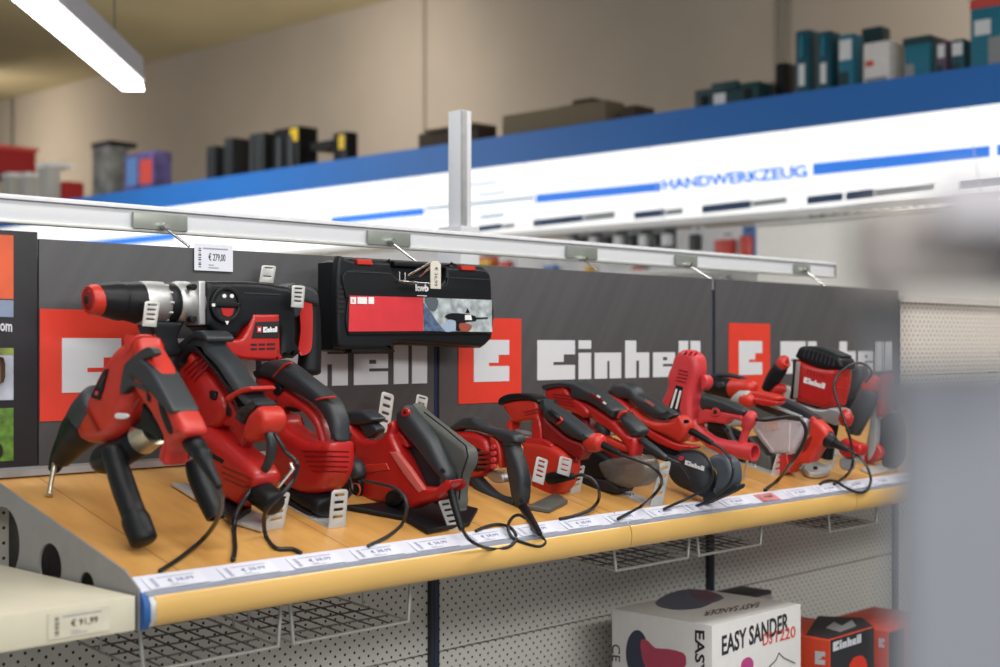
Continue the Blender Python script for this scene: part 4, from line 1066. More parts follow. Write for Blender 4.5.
# ================================================================== T2 jigsaw
D = XP(1.36); D.k = .8
t = thing('jigsaw', 'red jigsaw with flared grey top and ribbed red motor, second from the left', 'power tool')
slab('grey_shell', D, [(176, 366), (182, 355), (192, 342), (204, 333), (215, 332), (221, 338), (222, 346), (235, 359), (248, 378), (260, 395), (272, 404), (266, 410), (256, 418), (250, 424), (244, 414), (238, 400), (225, 380), (212, 364), (201, 353), (190, 362), (183, 371)], .034, -.026, RUB, .014, t)
slab('flared_rim', D, [(176, 366), (184, 351), (203, 333), (215, 331), (222, 337), (220, 342), (206, 339), (190, 356), (181, 370)], .040, -.030, RUB, .004, t)
slab('vented_cover', D, [(181, 373), (190, 362), (200, 352), (212, 363), (226, 380), (238, 398), (240, 412), (232, 426), (214, 431), (200, 428), (192, 412), (190, 392)], .030, -.030, RED, .008, t)
lines('vent_slots', D, [(185, 370.5, 199, 357), (188, 374, 203, 359), (191, 378, 206, 361.5), (194, 382, 208, 365)], 1.7, .0306, DKRED, t)
slab('red_band', D, [(237, 396), (250, 389), (262, 386), (264, 390), (252, 394), (240, 401)], .0355, -.027, RED2, .003, t)
slab('tail_flare', D, [(251, 428), (257, 413), (267, 406), (276, 409), (280, 419), (278, 430), (272, 436), (266, 441), (256, 441), (251, 436)], .034, -.030, RED2, .012, t)
slab('handle_neck', D, [(234, 398), (246, 412), (254, 425), (252, 445), (242, 450), (236, 430), (224, 424), (222, 410)], .016, -.016, RED, .008, t)
slab('trigger', D, [(224, 394), (231, 398), (239, 411), (236, 417), (226, 409), (221, 400)], .020, -.018, BLK, .004, t)
slab('lock_button', D, [(226, 386), (231, 388), (232, 394), (228, 395)], .034, .02, BLK, .002, t)
slab('side_switch', D, [(209, 391), (214, 392), (215, 399), (210, 399)], .034, .02, BLK, .002, t)
slab('base_housing', D, [(197, 436), (204, 428), (214, 424), (226, 428), (243, 441), (256, 452), (268, 462), (277, 478), (270, 492), (254, 505), (243, 503), (224, 494), (206, 480), (199, 462)], .042, -.035, RED, .020, t)
lines('motor_ribs', D, [(222, 466, 252, 479), (222, 472, 250, 485), (224, 478, 249, 490)], 1.6, .0425, DKRED, t)
slab('name_plate', D, [(205, 449), (224, 460), (222, 464), (204, 454)], .0428, .035, BLK, .001, t, smooth=False)
slab('blade_guard', D, [(184, 404), (192, 412), (200, 426), (198, 436), (186, 430), (180, 416)], .010, -.010, BLK, .004, t)
slab('dust_port_bracket', D, [(160, 362), (166, 356), (172, 362), (170, 372), (160, 376)], .01, -.012, GC, .003, t)
loft('dust_pipe', XP(1.22), [(196, 462, 11), (199, 475, 12), (207, 495, 12), (215, 512, 11.5), (217, 518, 10.5)], BLK, t, n=3, hollow=True)
loft('rear_motor', D, [(252, 487, 12, .01), (262, 494, 14, .01), (274, 504, 13, .01)], BLK, t, n=2)
slab('sole_plate', SHELF, [(171, 482), (186, 483), (240, 503), (272, 520), (262, 529), (232, 520)], .008, .002, ZNC, .001, t, smooth=False)
slab('sole_block', SHELF, [(218, 500), (240, 494), (252, 505), (232, 518)], .022, .008, BLK, .004, t, smooth=False)
loft('cord_boot', D, [(269, 434, 5, .01), (272, 446, 5, .01), (269, 461, 4.8, .01), (262, 474, 4.2, .01)], RUB, t, n=3)
cable('power_cord', [(260, 472, 1.36), (249, 492, 1.33), (237, 512, 1.31), (234, 530, 's'), (235, 548, 's'), (233, 560, 's')], .0040, parent=t)
cable('dust_hose', [(275, 434, 1.35), (286, 452, 1.35), (297, 463, 1.34), (294, 478, 1.34), (282, 494, 1.32), (268, 508, 1.31), (264, 520, 1.32), (266, 536, 's'), (276, 548, 's'), (292, 549, 's'), (301, 553, 's')], .0036, parent=t)
finish(t)
t = thing('hex_key', 'small bright hex key clipped behind the jigsaw cords', 'key')
wires('key_shaft', [(XP(1.30).P(279, 486), XP(1.30).P(293, 469))], .0024, CHR, t, 6); wires('key_bend', [(XP(1.30).P(293, 469), XP(1.30).P(291, 464))], .0024, CHR, t, 6); finish(t)

# ================================================================== T3 tool with loop handle
D = XP(1.50); D.k = .8
t = thing('polisher', 'red tool with grey loop handle and ribbed round motor, third from the left', 'power tool')
slab('loop_handle', D, [(258, 378), (260, 368), (270, 361), (286, 360), (298, 366), (312, 377), (330, 391), (341, 403), (347, 420), (348, 441), (348, 441), (334, 442), (334, 442), (330, 424), (320, 408), (302, 395), (286, 387), (272, 378)], .024, -.024, RUB, .013, t)
slab('red_inner_frame', D, [(258, 380), (268, 377), (281, 384), (300, 396), (318, 409), (328, 424), (334, 446), (334, 446), (322, 446), (316, 428), (306, 414), (294, 408), (290, 416), (292, 430), (286, 444), (272, 440), (266, 410)], .018, -.018, RED, .010, t)
loft('red_seam', D, [(274, 377, 1.2, .020), (284, 366, 1.2, .022), (292, 363, 1.2, .015)], RED2, t, n=3, ratio=2)
loft('red_seam', D, [(317, 400, 1.2, .022), (326, 398, 1.2, .022), (335, 397, 1.2, .014)], RED2, t, n=3, ratio=2)
slab('lock_button', D, [(273, 385), (278, 384), (281, 390), (278, 396), (273, 393)], .021, .012, BLK, .002, t)
slab('trigger', D, [(281, 396), (292, 400), (300, 408), (297, 412), (286, 408), (281, 402)], .013, -.012, BLK, .004, t)
slab('motor_housing', D, [(280, 418), (291, 414), (299, 425), (312, 434), (326, 440), (340, 441), (350, 443), (351, 456), (350, 470), (344, 484), (334, 492), (314, 494), (296, 488), (278, 476), (270, 458), (272, 436)], .042, -.040, RED, .020, t)
lines('cooling_ribs', D, [(302, 451, 349, 452), (304, 456, 349, 457), (306, 461, 349, 462), (308, 466, 348, 467), (312, 471, 347, 472)], 1.6, .0424, DKRED, t)
loft('gear_base', D, [(292, 485, 10), (303, 492, 12), (318, 500, 13), (330, 507, 12)], BLK, t, n=2, ratio=1.5)
slab('base_pad', D, [(285, 492), (300, 496), (325, 512), (322, 519), (300, 508), (282, 498)], .04, -.04, BLK2, .004, t, smooth=False)
cable('power_cord', [(345, 470, 1.56), (352, 488, 1.55), (345, 500, 1.54)], .0034, parent=t)
finish(t)

# ================================================================== T4 circular saw
D = XP(1.67); D.k = .8
t = thing('circular_saw', 'red circular saw with dark grey handle and olive blade guard', 'power tool')
slab('front_knob', D, [(344, 417), (349, 412), (360, 410), (371, 411), (381, 418), (379, 422), (372, 424), (356, 425), (347, 422)], .024, -.024, RUB, .008, t)
slab('knob_stem', D, [(362, 424), (374, 422), (383, 430), (374, 438), (368, 434)], .015, -.015, RUB, .004, t)
slab('main_body', D, [(346, 426), (356, 424), (363, 430), (372, 439), (380, 438), (391, 427), (398, 420), (403, 428), (404, 436), (408, 446), (418, 466), (427, 486), (427, 486), (446, 486), (458, 479), (458, 487), (446, 499), (430, 504), (416, 508), (404, 502), (348, 501), (348, 501), (344, 480), (343, 450)], .030, -.018, RED, .008, t)
slab('pink_facet', D, [(389, 452), (396, 452), (408, 467), (424, 490), (418, 493), (403, 474)], .0325, .02, mat('faded_coral', (.60, .13, .11), .4), .002, t, smooth=False)
slab('side_facet', D, [(352, 466), (386, 463), (389, 470), (354, 475)], .0325, .02, RED2, .002, t, smooth=False)
slab('main_handle', D, [(396, 415), (399, 409), (406, 405), (414, 406), (423, 416), (432, 428), (441, 441), (450, 459), (457, 474), (455, 483), (448, 483), (440, 478), (430, 466), (420, 453), (412, 443), (404, 434), (398, 426)], .021, -.021, RUB, .014, t)
disc('red_button', D, 404.5, 412.5, 3.6, 4.4, .023, .008, RED, t)
disc('button_hole', D, 404.5, 412.5, 1.6, 2.2, .0236, .002, BLK2, t)
disc('handle_hole', D, 442, 470.5, 2.2, 2.4, .0222, .004, BLK2, t)
slab('trigger', D, [(398, 430), (404, 434), (411, 445), (408, 447), (401, 440)], .010, -.010, RED, .003, t)
slab('blade_guard', D, [(404, 425), (416, 404), (424, 408), (444, 424), (466, 441), (475, 448), (478, 455), (477, 465), (471, 476), (468, 492), (468, 505), (463, 511), (452, 508), (430, 500), (410, 480)], -.022, -.062, RUB2, .008, t)
lines('guard_seam', D, [(424, 412, 446, 429), (446, 429, 466, 446), (466, 446, 468, 456), (468, 456, 462, 474), (462, 474, 459, 500)], 1.2, -.0214, BLK2, t)
slab('inner_guard', D, [(404, 440), (414, 446), (440, 476), (446, 484), (428, 486), (418, 470)], -.012, -.022, RUB, .003, t)
slab('base_plate', SHELF, [(344, 505), (400, 500), (420, 506), (440, 498), (478, 508), (470, 522), (428, 530), (404, 516)], .010, .002, BLK, .002, t, smooth=False)
slab('base_edge', D, [(346, 500), (402, 502), (416, 508), (434, 524), (428, 530), (410, 518), (400, 509), (346, 507)], .036, -.03, BLK, .003, t, smooth=False)
disc('depth_knob', D, 393, 498, 8, 8, .042, .014, BLK, t)
loft('rear_knob', D, [(352, 463, 7, .04), (357, 470, 10.5, .04), (359, 477, 8, .04)], RUB, t, n=2)
slab('motor_cap', D, [(338, 474), (348, 470), (364, 478), (364, 496), (352, 504), (338, 498)], .045, .02, BLK, .006, t)
disc('orange_ring', D, 354.5, 490, 5.5, 7.2, .047, .004, mat('burnt_orange', (.50, .09, .02), .4), t, hole=.80)
cable('rear_cable', [(362, 480, 1.63), (375, 483, 1.61), (392, 487, 1.60), (403, 495, 1.59), (407, 508, 1.59), (402, 524, 's'), (388, 536, 's'), (368, 546, 's')], .0030, m=RUB, parent=t)
loft('cord_boot', D, [(450, 485, 4.2), (454, 503, 4.0), (460, 524, 3.6), (462, 530, 3.0)], BLK, t, n=2)
cable('power_cord', [(462, 529, 1.67), (468, 538, 's', .03), (478, 545, 's', .012), (492, 549, 'y', -.478), (508, 547, 'y', -.479), (516, 539, 'y', -.475), (512, 529, 's', .01), (500, 524.5, 's'), (488, 526, 's'), (476, 531, 's')], .0030, parent=t)
loft('chrome_loop', XP(1.72), [(429, 425, 1), (434, 427, 1), (437, 434, 1), (439, 444, 1)], CHR, t, n=3, seg=8)
finish(t)

# ================================================================== T5 reciprocating / planer with D handle
D = XP(1.93); D.k = .8
t = thing('electric_saw', 'red saw with straight dark grey rear handle and D-shaped guard', 'power tool')
slab('top_lever', D, [(453, 428), (457, 423), (466, 418), (478, 417.5), (485, 422), (494, 427), (508, 430), (519, 433), (523, 437), (522, 443), (504, 443), (504, 443), (496, 436), (482, 431), (470, 429), (460, 431)], .022, -.022, RUB, .009, t)
slab('body', D, [(440, 428), (450, 428), (460, 431), (478, 432), (492, 437), (498, 446), (498, 462), (494, 470), (488, 476), (478, 479), (470, 483), (465, 478), (467, 462), (460, 446), (448, 437)], .026, -.026, RED, .012, t)
slab('front_frame', D, [(494, 436), (503, 440), (507, 452), (507, 466), (503, 466), (500, 452), (494, 443)], .020, -.020, RED2, .005, t)
slab('motor_block', D, [(474, 450), (490, 449), (493, 468), (476, 470)], .030, -.02, BLK, .004, t)
for k in range(4): loft('cooling_fin', D, [(478, 453 + k * 4.6, 1.6, .030), (494, 453 + k * 4.6, 1.6, .030)], DKRED, t, n=1, seg=10)
for k in range(4): disc('fin_tip', D, 492.5, 447 + k * 6.5, 2.3, 2.6, .036, .008, PINK, t)
slab('rear_handle', D, [(500, 436), (510, 434), (522, 438), (522, 446), (527, 460), (531, 476), (531.5, 494), (529, 507), (529, 507), (518, 507), (512, 500), (508, 480), (504, 458), (502, 446)], .020, -.020, RUB, .013, t)
lines('handle_rings', D, [(503, 446, 521, 445)], 1, .0205, BLK2, t)
loft('lower_guard_red', D, [(469, 476, 6, -.004), (479, 491, 8, -.004), (492, 501, 7, -.004), (506, 506, 5, -.004), (520, 508, 5, -.004), (529, 507, 4, -.004)], DKRED, t, n=3)
loft('lower_guard_grip', D, [(474, 475, 6, .004), (482, 487, 8, .004), (492, 496, 7.5, .004), (504, 501, 5.5, .004), (515, 502, 5, .004)], RUB, t, n=3)
slab('blade_shoe', D, [(488, 474), (496, 470), (506, 474), (508, 482), (496, 482)], .006, -.02, SIL, .002, t)
disc('handle_screw', D, 521, 500.5, 2, 2.4, .0212, .004, BLK2, t)
loft('cord_boot', D, [(523, 507, 5, .0), (529, 517, 4.6, .04), (537, 530, 3.6, .11), (540, 534, 2.6, .125)], BLK, t, n=2)
cable('power_cord', [(538, 532, 1.835), (543, 538, 'y', -.476), (545, 543, 'y', -.478), (538, 546.5, 'y', -.479), (524, 543, 'y', -.478), (512, 537, 'y', -.472), (508, 527, 's', .012), (512, 518, 's', .02), (519, 515, 's', .03), (525, 518, 's', .03)], .0030, parent=t)
finish(t)

# ================================================================== T6 orbital sander (upright front grip)
D = XP(2.09); D.k = .8
t = thing('palm_sander', 'bright red sander with hooked grey-topped nose and sloping grey grip', 'power tool')
slab('nose_cap', D, [(503, 404), (504, 398), (512, 394), (523, 393), (534, 394), (545, 399), (545, 403), (532, 400), (518, 401), (508, 405)], .026, -.026, BLK, .006, t)
slab('nose_body', D, [(505, 405), (512, 402), (524, 400), (536, 400), (545, 402), (546, 420), (545, 420), (534, 420), (518, 422), (512, 416)], .024, -.024, RED2, .008, t)
lines('vent_slots', D, [(524, 412.5, 538, 409), (525, 415.5, 538, 412)], 1.1, .0246, DKRED, t)
slab('front_pillar', D, [(510, 422), (518, 418), (517, 426), (517, 433), (521, 440), (513, 436)], .020, -.020, RED2, .005, t)
slab('rear_pillar', D, [(535, 418), (546, 416), (549, 445), (535, 443)], .022, -.022, RED, .006, t)
slab('inner_housing', D, [(545, 412), (558, 424), (575, 438), (590, 444), (592, 452), (582, 460), (560, 446), (546, 440)], .020, -.022, DKRED, .007, t)
loft('spindle', D, [(517, 431, 2.5), (525, 433, 3), (533, 435, 2)], GC, t, n=1, seg=12)
slab('main_grip', D, [(542, 402), (547, 399), (557, 405), (574, 416), (592, 430), (598, 437), (594, 441), (585, 442), (569, 436), (557, 426), (545, 417)], .025, -.025, RUB, .015, t)
loft('thumb_switch', D, [(550, 411, 2.4, .026), (559, 419, 3.4, .026)], BLK, t, n=1, seg=12)
loft('red_switch_ring', D, [(557, 424, 1.2, .026), (562, 420, 1.4, .026), (558, 416, 1.2, .026)], RED2, t, n=3, seg=10)
loft('tail_collar', D, [(588, 444, 8), (593, 443, 9.5), (600, 442, 9), (602, 442, 7)], RED2, t, n=2)
slab('lower_body', D, [(524, 441), (534, 440), (556, 443), (572, 451), (580, 461), (580, 472), (574, 487), (563, 496), (550, 500), (540, 503), (532, 497), (532, 478), (525, 458)], .034, -.03, RED2, .012, t)
slab('lower_step', D, [(523, 438), (548, 438), (560, 444), (556, 448), (530, 446)], .030, -.028, RED, .004, t)
slab('dust_outlet', D, [(543, 497), (562, 486), (563, 500), (546, 507)], .018, -.022, GC, .003, t, smooth=False)
slab('foot_plate', SHELF, [(528, 505), (550, 509), (568, 500), (556, 492)], .010, .001, RUB2, .002, t, smooth=False)
loft('cord_boot', D, [(600, 443, 3.8), (610, 449, 3.4), (620, 454, 2.8)], BLK, t, n=2)
cable('power_cord', [(619, 454, 2.09), (636, 460, 2.09), (651, 466, 2.08), (660, 475, 2.10), (661, 485, 2.14), (652, 497, 2.14), (640, 507, 's'), (618, 519, 's')], .0032, parent=t)
loft('mains_plug', XP(2.04), [(549, 479, 6), (554, 478, 6.5), (565, 477, 5), (574, 476.5, 3)], BLK, t, n=2)
cable('plug_cord', [(573, 476.5, 2.04), (583, 475, 2.04), (593, 480, 2.05), (599, 490, 2.06), (598, 501, 2.1), (590, 510, 's', .01), (574, 516, 's'), (560, 519, 's')], .0034, parent=t)
finish(t)

# ================================================================== T7 belt sander with grey dust box
D = XP(2.23); D.k = .8
t = thing('belt_sander', 'red sander with blocky vented head, grey ridge and cloudy dust box', 'power tool')
slab('vented_head', D, [(548, 391), (552, 388), (566, 386), (574, 388), (580, 396), (592, 404), (598, 413), (590, 418), (576, 412), (562, 408), (551, 401)], .030, -.028, RED, .008, t)
lines('vent_slots', D, [(553, 394, 571, 396), (553, 397, 573, 399.5), (554, 400, 574, 403), (558, 403.5, 575, 406.5)], 1, .0305, DKRED, t)
slab('grey_ridge', D, [(547, 392), (549, 386), (562, 382), (579, 381), (591, 386), (605, 394), (621, 407), (624, 411), (624, 411), (618, 418), (605, 409), (590, 401), (576, 398), (574, 389), (561, 388), (552, 390)], .033, -.03, RUB, .010, t)
lines('switch_window', D, [(590, 393.5, 605, 403)], 2.4, .034, DKRED, t)
lines('switch_mark', D, [(597, 395.5, 600, 397.5), (603, 402, 606, 404)], 2, .0352, WHT, t)
slab('rear_grip', D, [(620, 413), (626, 412), (636, 418), (646, 428), (647, 433), (641, 437), (633, 435), (625, 424)], .026, -.026, RUB, .012, t)
loft('red_ring', D, [(619, 418, 1.6, .022), (622, 413, 1.8, .024), (627, 411.5, 1.6, .018)], RED2, t, n=3, ratio=2)
slab('red_handle', D, [(575, 398), (592, 402), (606, 411), (620, 420), (633, 434), (642, 438), (641, 456), (632, 457), (626, 444), (612, 431), (600, 424), (590, 414), (580, 410)], .022, -.022, RED, .010, t)
loft('lower_red_arm', D, [(588, 434, 6, -.01), (600, 438, 6, 0), (620, 446, 5, .005), (632, 450, 4, .005)], RED2, t, n=3)
slab('inner_body', D, [(575, 410), (590, 416), (596, 430), (590, 440), (606, 446), (640, 454), (628, 466), (596, 462), (572, 446), (568, 424)], .010, -.03, DKRED, .008, t)
loft('grey_knob', D, [(600, 424, 7, .0), (604, 430, 8, .0), (603, 436, 5, .0)], RUB, t, n=2)
slab('black_housing', D, [(585, 450), (606, 450), (622, 462), (624, 474), (610, 482), (588, 480), (580, 466)], .030, -.03, BLK, .010, t)
slab('dust_box', D, [(600, 462), (622, 457), (644, 455), (656, 460), (659, 474), (650, 485), (630, 487), (610, 481)], .034, -.03, SMK, .008, t)
slab('sanding_plate', D, [(578, 474), (616, 480), (628, 488), (624, 492), (598, 489), (577, 480)], .036, -.034, BLK2, .003, t, smooth=False)
loft('cord_boot', D, [(642, 440, 3.6), (650, 446, 3.8), (660, 453, 3.2), (666, 458, 2.4)], RUB, t, n=2)
cable('power_cord', [(665, 457, 2.23), (676, 462, 2.24), (684, 468, 2.26), (690, 478, 2.28)], .0030, parent=t)
finish(t)

# ================================================================== T8 orbital sander with fabric bag
D = XP(2.40); D.k = .8
t = thing('random_orbit_sander', 'red sander with rounded grey head and black Einhell dust bag', 'power tool')
slab('grey_top', D, [(609, 393), (611, 386), (619, 382), (632, 382.5), (641, 387), (646, 394), (656, 399), (669, 407), (681, 415), (681, 415), (674, 419), (662, 420), (650, 416), (638, 407), (630, 400), (620, 400)], .027, -.027, RUB, .015, t)
slab('red_head', D, [(609, 392), (620, 396), (630, 402), (637, 410), (630, 412), (618, 407), (611, 400)], .029, -.028, RED, .006, t)
slab('red_body', D, [(628, 410), (638, 408), (650, 417), (662, 421), (674, 420), (682, 415), (690, 419), (694, 427), (690, 438), (682, 442), (670, 437), (654, 430), (640, 424), (628, 417)], .025, -.025, RED2, .012, t)
lines('print_strip', D, [(645, 400, 654, 406)], 2.6, .0275, mat('faded_print_brown', (.35, .12, .09), .5), t)
disc('speed_dial', D, 686, 421.5, 2.8, 2, .027, .004, BLK, t)
slab('lower_red_shell', D, [(644, 421), (660, 432), (682, 443), (697, 445), (697, 449), (682, 451), (660, 443), (646, 432)], .022, -.022, RED, .006, t)
slab('neck', D, [(632, 416), (650, 428), (668, 442), (690, 450), (690, 460), (664, 458), (640, 446), (628, 430)], .014, -.03, BLK, .006, t)
slab('sanding_pad', D, [(634, 440), (660, 450), (700, 462), (700, 468), (660, 458), (634, 448)], .03, -.03, BLK2, .003, t, smooth=False)
bg = slab('dust_bag', D, [(667, 474), (667, 462), (673, 455), (686, 451), (700, 453), (711, 461), (719, 474), (720, 488), (714, 497), (703, 497), (688, 491), (674, 484)], .040, -.032, BAG, .030, t)
ba, bb, bc = D.P(678, 464.5, .0405), D.P(704, 472, .0405), D.P(679, 460.5, .0405)
logo('bag_lettering', WORD, D.P(685, 464.5, .0402), D.P(704, 471, .0402), D.P(685.5, 460, .0402), D.n, WHT, bg, .001, 4.72)
disc('bag_logo_mark', D, 681, 458.5, 2.6, 2.4, .0412, .001, PINK, bg, bev=.0003)
slab('filter_cassette', D, [(710, 458), (724, 454), (737, 460), (741, 474), (738, 487), (724, 492), (716, 490), (718, 472)], .030, -.028, mat('blue_grey_filter', (.05, .065, .085), .5), .010, t)
slab('bag_strap', D, [(706, 494), (722, 488), (740, 484), (741, 489), (716, 501), (708, 503)], .02, -.02, BAG, .003, t)
loft('cord_boot', D, [(691, 431, 3.6), (700, 436, 3.4), (712, 443, 2.6)], BLK, t, n=2)
cable('power_cord', [(711, 443, 2.40), (722, 449, 2.38), (731, 460, 2.355), (733, 472, 2.35), (729, 484, 2.35), (718, 494, 2.36), (706, 502, 2.36), (694, 507, 2.36)], .0030, parent=t)
cable('bag_cord', [(680, 451, 2.35), (696, 451, 2.335), (707, 458, 2.33), (713, 470, 2.33), (711, 482, 2.33), (700, 492, 2.33), (684, 500, 2.32), (664, 509, 's')], .0030, parent=t)
finish(t)

# ================================================================== T9 coral sprayer with D handle and nozzle
D = XP(2.60); D.k = .8
t = thing('leaf_blower', 'coral-red blower with tall vented head, D handle and open round nozzle', 'power tool')
slab('tall_head', D, [(668, 376), (672, 366), (675, 357), (682, 351), (692, 350), (701, 353), (706, 359), (707, 372), (703, 386), (701, 400), (701, 420), (700, 440), (690, 440), (676, 428), (661, 412), (662, 402), (668, 388)], .034, -.030, PINK, .015, t)
lines('side_vents', D, [(679, 370, 688, 372), (678, 373.5, 688, 375.5), (677, 377, 687, 379), (676, 380.5, 686, 382.5)], 1.3, .0345, DKRED, t)
lines('top_vents', D, [(684, 354.5, 687, 351.5), (689, 355, 692, 352), (694, 355.5, 697, 352.7)], 1.5, .0345, DKRED, t)
slab('label_plate', D, [(676, 385), (683, 387), (678.5, 412), (668, 408)], .0352, .03, BLK, .0006, t, smooth=False)
lines('label_print', D, [(676.6, 389, 671, 408), (680.6, 390.5, 676, 409)], 1.9, .0358, WHT, t)
slab('side_lug', D, [(702, 378), (708, 375), (712, 380), (710, 388), (703, 390)], .012, -.02, PINK, .004, t)
slab('grey_grip', D, [(701, 404), (702, 397), (707, 394.5), (720, 397), (739, 404), (751, 411), (745, 415), (726, 412), (712, 409), (705, 412)], .024, -.024, RUB, .010, t)
slab('red_grip_lower', D, [(700, 408), (708, 408), (724, 411), (746, 415), (746, 421), (735, 419), (728, 424), (712, 422), (700, 424)], .020, -.020, PINK, .006, t)
disc('lock_button', D, 715, 412, 4.4, 4.4, .024, .01, PINK, t); disc('lock_button_hole', D, 715, 412, 2.2, 2.4, .0246, .002, BLK2, t)
loft('handle_end', D, [(745, 428, 5), (748, 424, 6.5), (751, 417, 7), (753, 413, 4.5)], PINK, t, n=3)
loft('rear_strut', D, [(749, 424, 5), (745, 434, 4), (742, 446, 5)], PINK, t, n=3)
loft('left_strut', D, [(694, 424, 9), (702, 434, 7), (714, 443, 7), (728, 448, 8)], PINK, t, n=3)
loft('blower_nozzle', D, [(722, 446, 6.5), (734, 449, 8.5), (748, 451.5, 9), (755, 452.5, 9)], PINK, t, n=2, hollow=True)
slab('trigger', D, [(706, 420), (722, 424), (728, 432), (716, 430)], .01, -.01, BLK, .003, t)
loft('support_foot', D, [(726, 454, 2.5, -.02), (727, 466, 2, -.02)], BLK, t, n=1, seg=10)
cable('power_cord', [(754, 419, 2.60), (766, 420, 2.60), (780, 418, 2.60), (794, 417, 2.60), (802, 421, 2.60), (806, 432, 2.61), (802, 446, 2.62), (791, 463, 2.64), (778, 480, 's', .006), (765, 490, 's')], .0042, parent=t)
finish(t)

# ================================================================== T10 angle grinder lying behind
D = XP(2.80); D.k = .8
t = thing('angle_grinder', 'orange-red grinder with round black motor cap behind the coral blower', 'power tool')
loft('motor_cap', D, [(707, 385, 7), (711, 386, 9.5), (724, 388, 10), (731, 389, 10)], BLK, t, n=2)
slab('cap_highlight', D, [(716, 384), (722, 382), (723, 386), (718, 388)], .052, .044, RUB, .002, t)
loft('motor_tube', D, [(729, 388.5, 9.2), (740, 388, 9), (751, 388, 8.5), (754, 389, 6)], RED2, t, n=2)
loft('top_hoop', D, [(708, 380, 2.6, -.01), (716, 376, 2.6, -.01), (728, 375, 2.4, -.01), (742, 378, 2, -.01), (752, 383, 1.6, -.01), (757, 388, 1.6, -.01)], RUB, t, n=3, seg=10)
loft('grey_gear_cone', D, [(734, 402, 5, .02), (742, 398, 8, .02), (750, 399, 8, .02)], mat('putty_grey', (.36, .37, .36), .5), t, n=2)
loft('red_gear_head', D, [(744, 399, 8.5, .02), (750, 400, 8.5, .02), (754, 402, 6, .02)], RED2, t, n=2)
slab('red_guard', D, [(746, 394), (756, 391), (770, 393), (781, 396), (784, 399), (778, 402), (766, 402), (754, 402)], .028, -.026, RED2, .006, t)
slab('red_cover', D, [(756, 398), (770, 399), (782, 402), (776, 406), (762, 404)], .034, -.02, RED, .004, t)
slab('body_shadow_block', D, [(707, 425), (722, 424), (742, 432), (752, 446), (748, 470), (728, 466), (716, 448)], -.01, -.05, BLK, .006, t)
loft('handle_bar', D, [(724, 424, 3.5), (730, 434, 3.5), (736, 446, 3.5)], RUB, t, n=2)
finish(t)

# ================================================================== T11 planer with cloudy collection box
D = XP(2.86); D.k = .8
t = thing('biscuit_jointer', 'red tool with cloudy clear collection box under long dark rails', 'power tool')
slab('collection_box', D, [(751, 424), (764, 418), (764, 418), (803, 417), (814, 421), (814, 421), (808, 438), (799, 453), (799, 453), (773, 454), (773, 454), (763, 443)], .036, -.02, CLR, .004, t, n=2)
quads('box_sticker', D, [[(766, 424), (778, 422), (780, 428), (768, 431)]], .0372, mat('cream_pink', (.60, .42, .38), .5), t)
for e_ in ((758, 430, 774, 452), (790, 422, 789, 452)): lines('box_edge', D, [e_], .9, .0370, mat('pale_edge', (.66, .64, .68), .3), t)
slab('long_rail', D, [(750, 404), (758, 400), (772, 402), (803, 416), (802, 421), (786, 419), (765, 411)], .040, .010, RUB, .004, t, smooth=False)
slab('rail_highlight_edge', D, [(756, 401.5), (768, 403), (802, 416), (801, 418), (766, 405.5)], .0412, .036, mat('painted_rail_glint', (.42, .46, .46), .3), .001, t, smooth=False)  # light glinting on the rail, put in as a pale strip
slab('rear_rail', D, [(770, 400), (784, 398), (806, 408), (822, 418), (816, 422), (800, 415)], .010, -.02, RUB, .004, t, smooth=False)
slab('dark_base', D, [(748, 436), (756, 436), (773, 455), (779, 456), (777, 475), (764, 472), (747, 464)], .034, -.03, RUB2, .005, t, smooth=False)
slab('red_front', D, [(779, 455), (792, 454), (797, 472), (778, 476)], .030, -.03, RED, .004, t, smooth=False)
slab('red_rear_handle', D, [(812, 418), (819, 418), (827, 424), (834, 433), (832, 441), (824, 452), (817, 462), (803, 464), (796, 470), (790, 466), (798, 454), (808, 440)], .026, -.026, RED2, .010, t)
slab('red_gap_panel', D, [(806, 440), (812, 436), (808, 448), (802, 452)], .028, .02, DKRED, .002, t)
loft('cord_socket', D, [(824, 436, 8), (829, 440, 8.5), (834, 443, 6)], BLK, t, n=2)
loft('cord_boot', D, [(833, 442, 5), (840, 446, 4), (848, 450, 2.6)], BLK, t, n=2)
cable('power_cord', [(847, 449.5, 2.86), (858, 456, 2.86), (867, 467, 'y', -.46), (871, 480, 'y', -.475), (867, 490, 'y', -.482), (858, 492.5, 'y', -.483), (845, 487, 'y', -.478), (835, 481, 's', .006), (826, 481, 's', .005), (820, 484, 's')], .0034, parent=t)
finish(t)

# ================================================================== T12 router
D = XP(3.00); D.k = .8
t = thing('plunge_router', 'red Einhell plunge router with black ribbed cap, standing at the right', 'power tool')
slab('motor_housing', D, [(799, 356), (799, 356), (826, 366), (852, 368), (852, 368), (851, 384), (846, 405), (846, 405), (834, 409), (820, 407), (796, 400), (796, 400), (797, 378)], .042, -.042, RED, .012, t)
cp = slab('ribbed_cap', D, [(800, 354), (805, 347), (820, 347), (838, 353), (850, 359), (853, 369), (853, 369), (828, 369), (812, 363), (800, 357)], .045, -.045, BLK, .008, t)
lines('cap_ribs', D, [(806 + k * 4.2, 349 + k * 1.1, 803.5 + k * 4.2, 357 + k * 1.3) for k in range(8)], 1.2, .0458, RUB, t)
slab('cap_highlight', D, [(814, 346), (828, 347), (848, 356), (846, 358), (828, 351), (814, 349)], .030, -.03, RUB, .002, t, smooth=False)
logo('lettering', WORD, D.P(803.5, 382.5, .0425), D.P(824.5, 389, .0425), D.P(804.5, 377, .0425), D.n, WHT, t, .001, 4.72)
lines('vent_slots', D, [(808 + k * 3.2, 369.5 + k * .9, 807.6 + k * 3.2, 374 + k * .9) for k in range(6)], 1.1, .0424, DKRED, t)
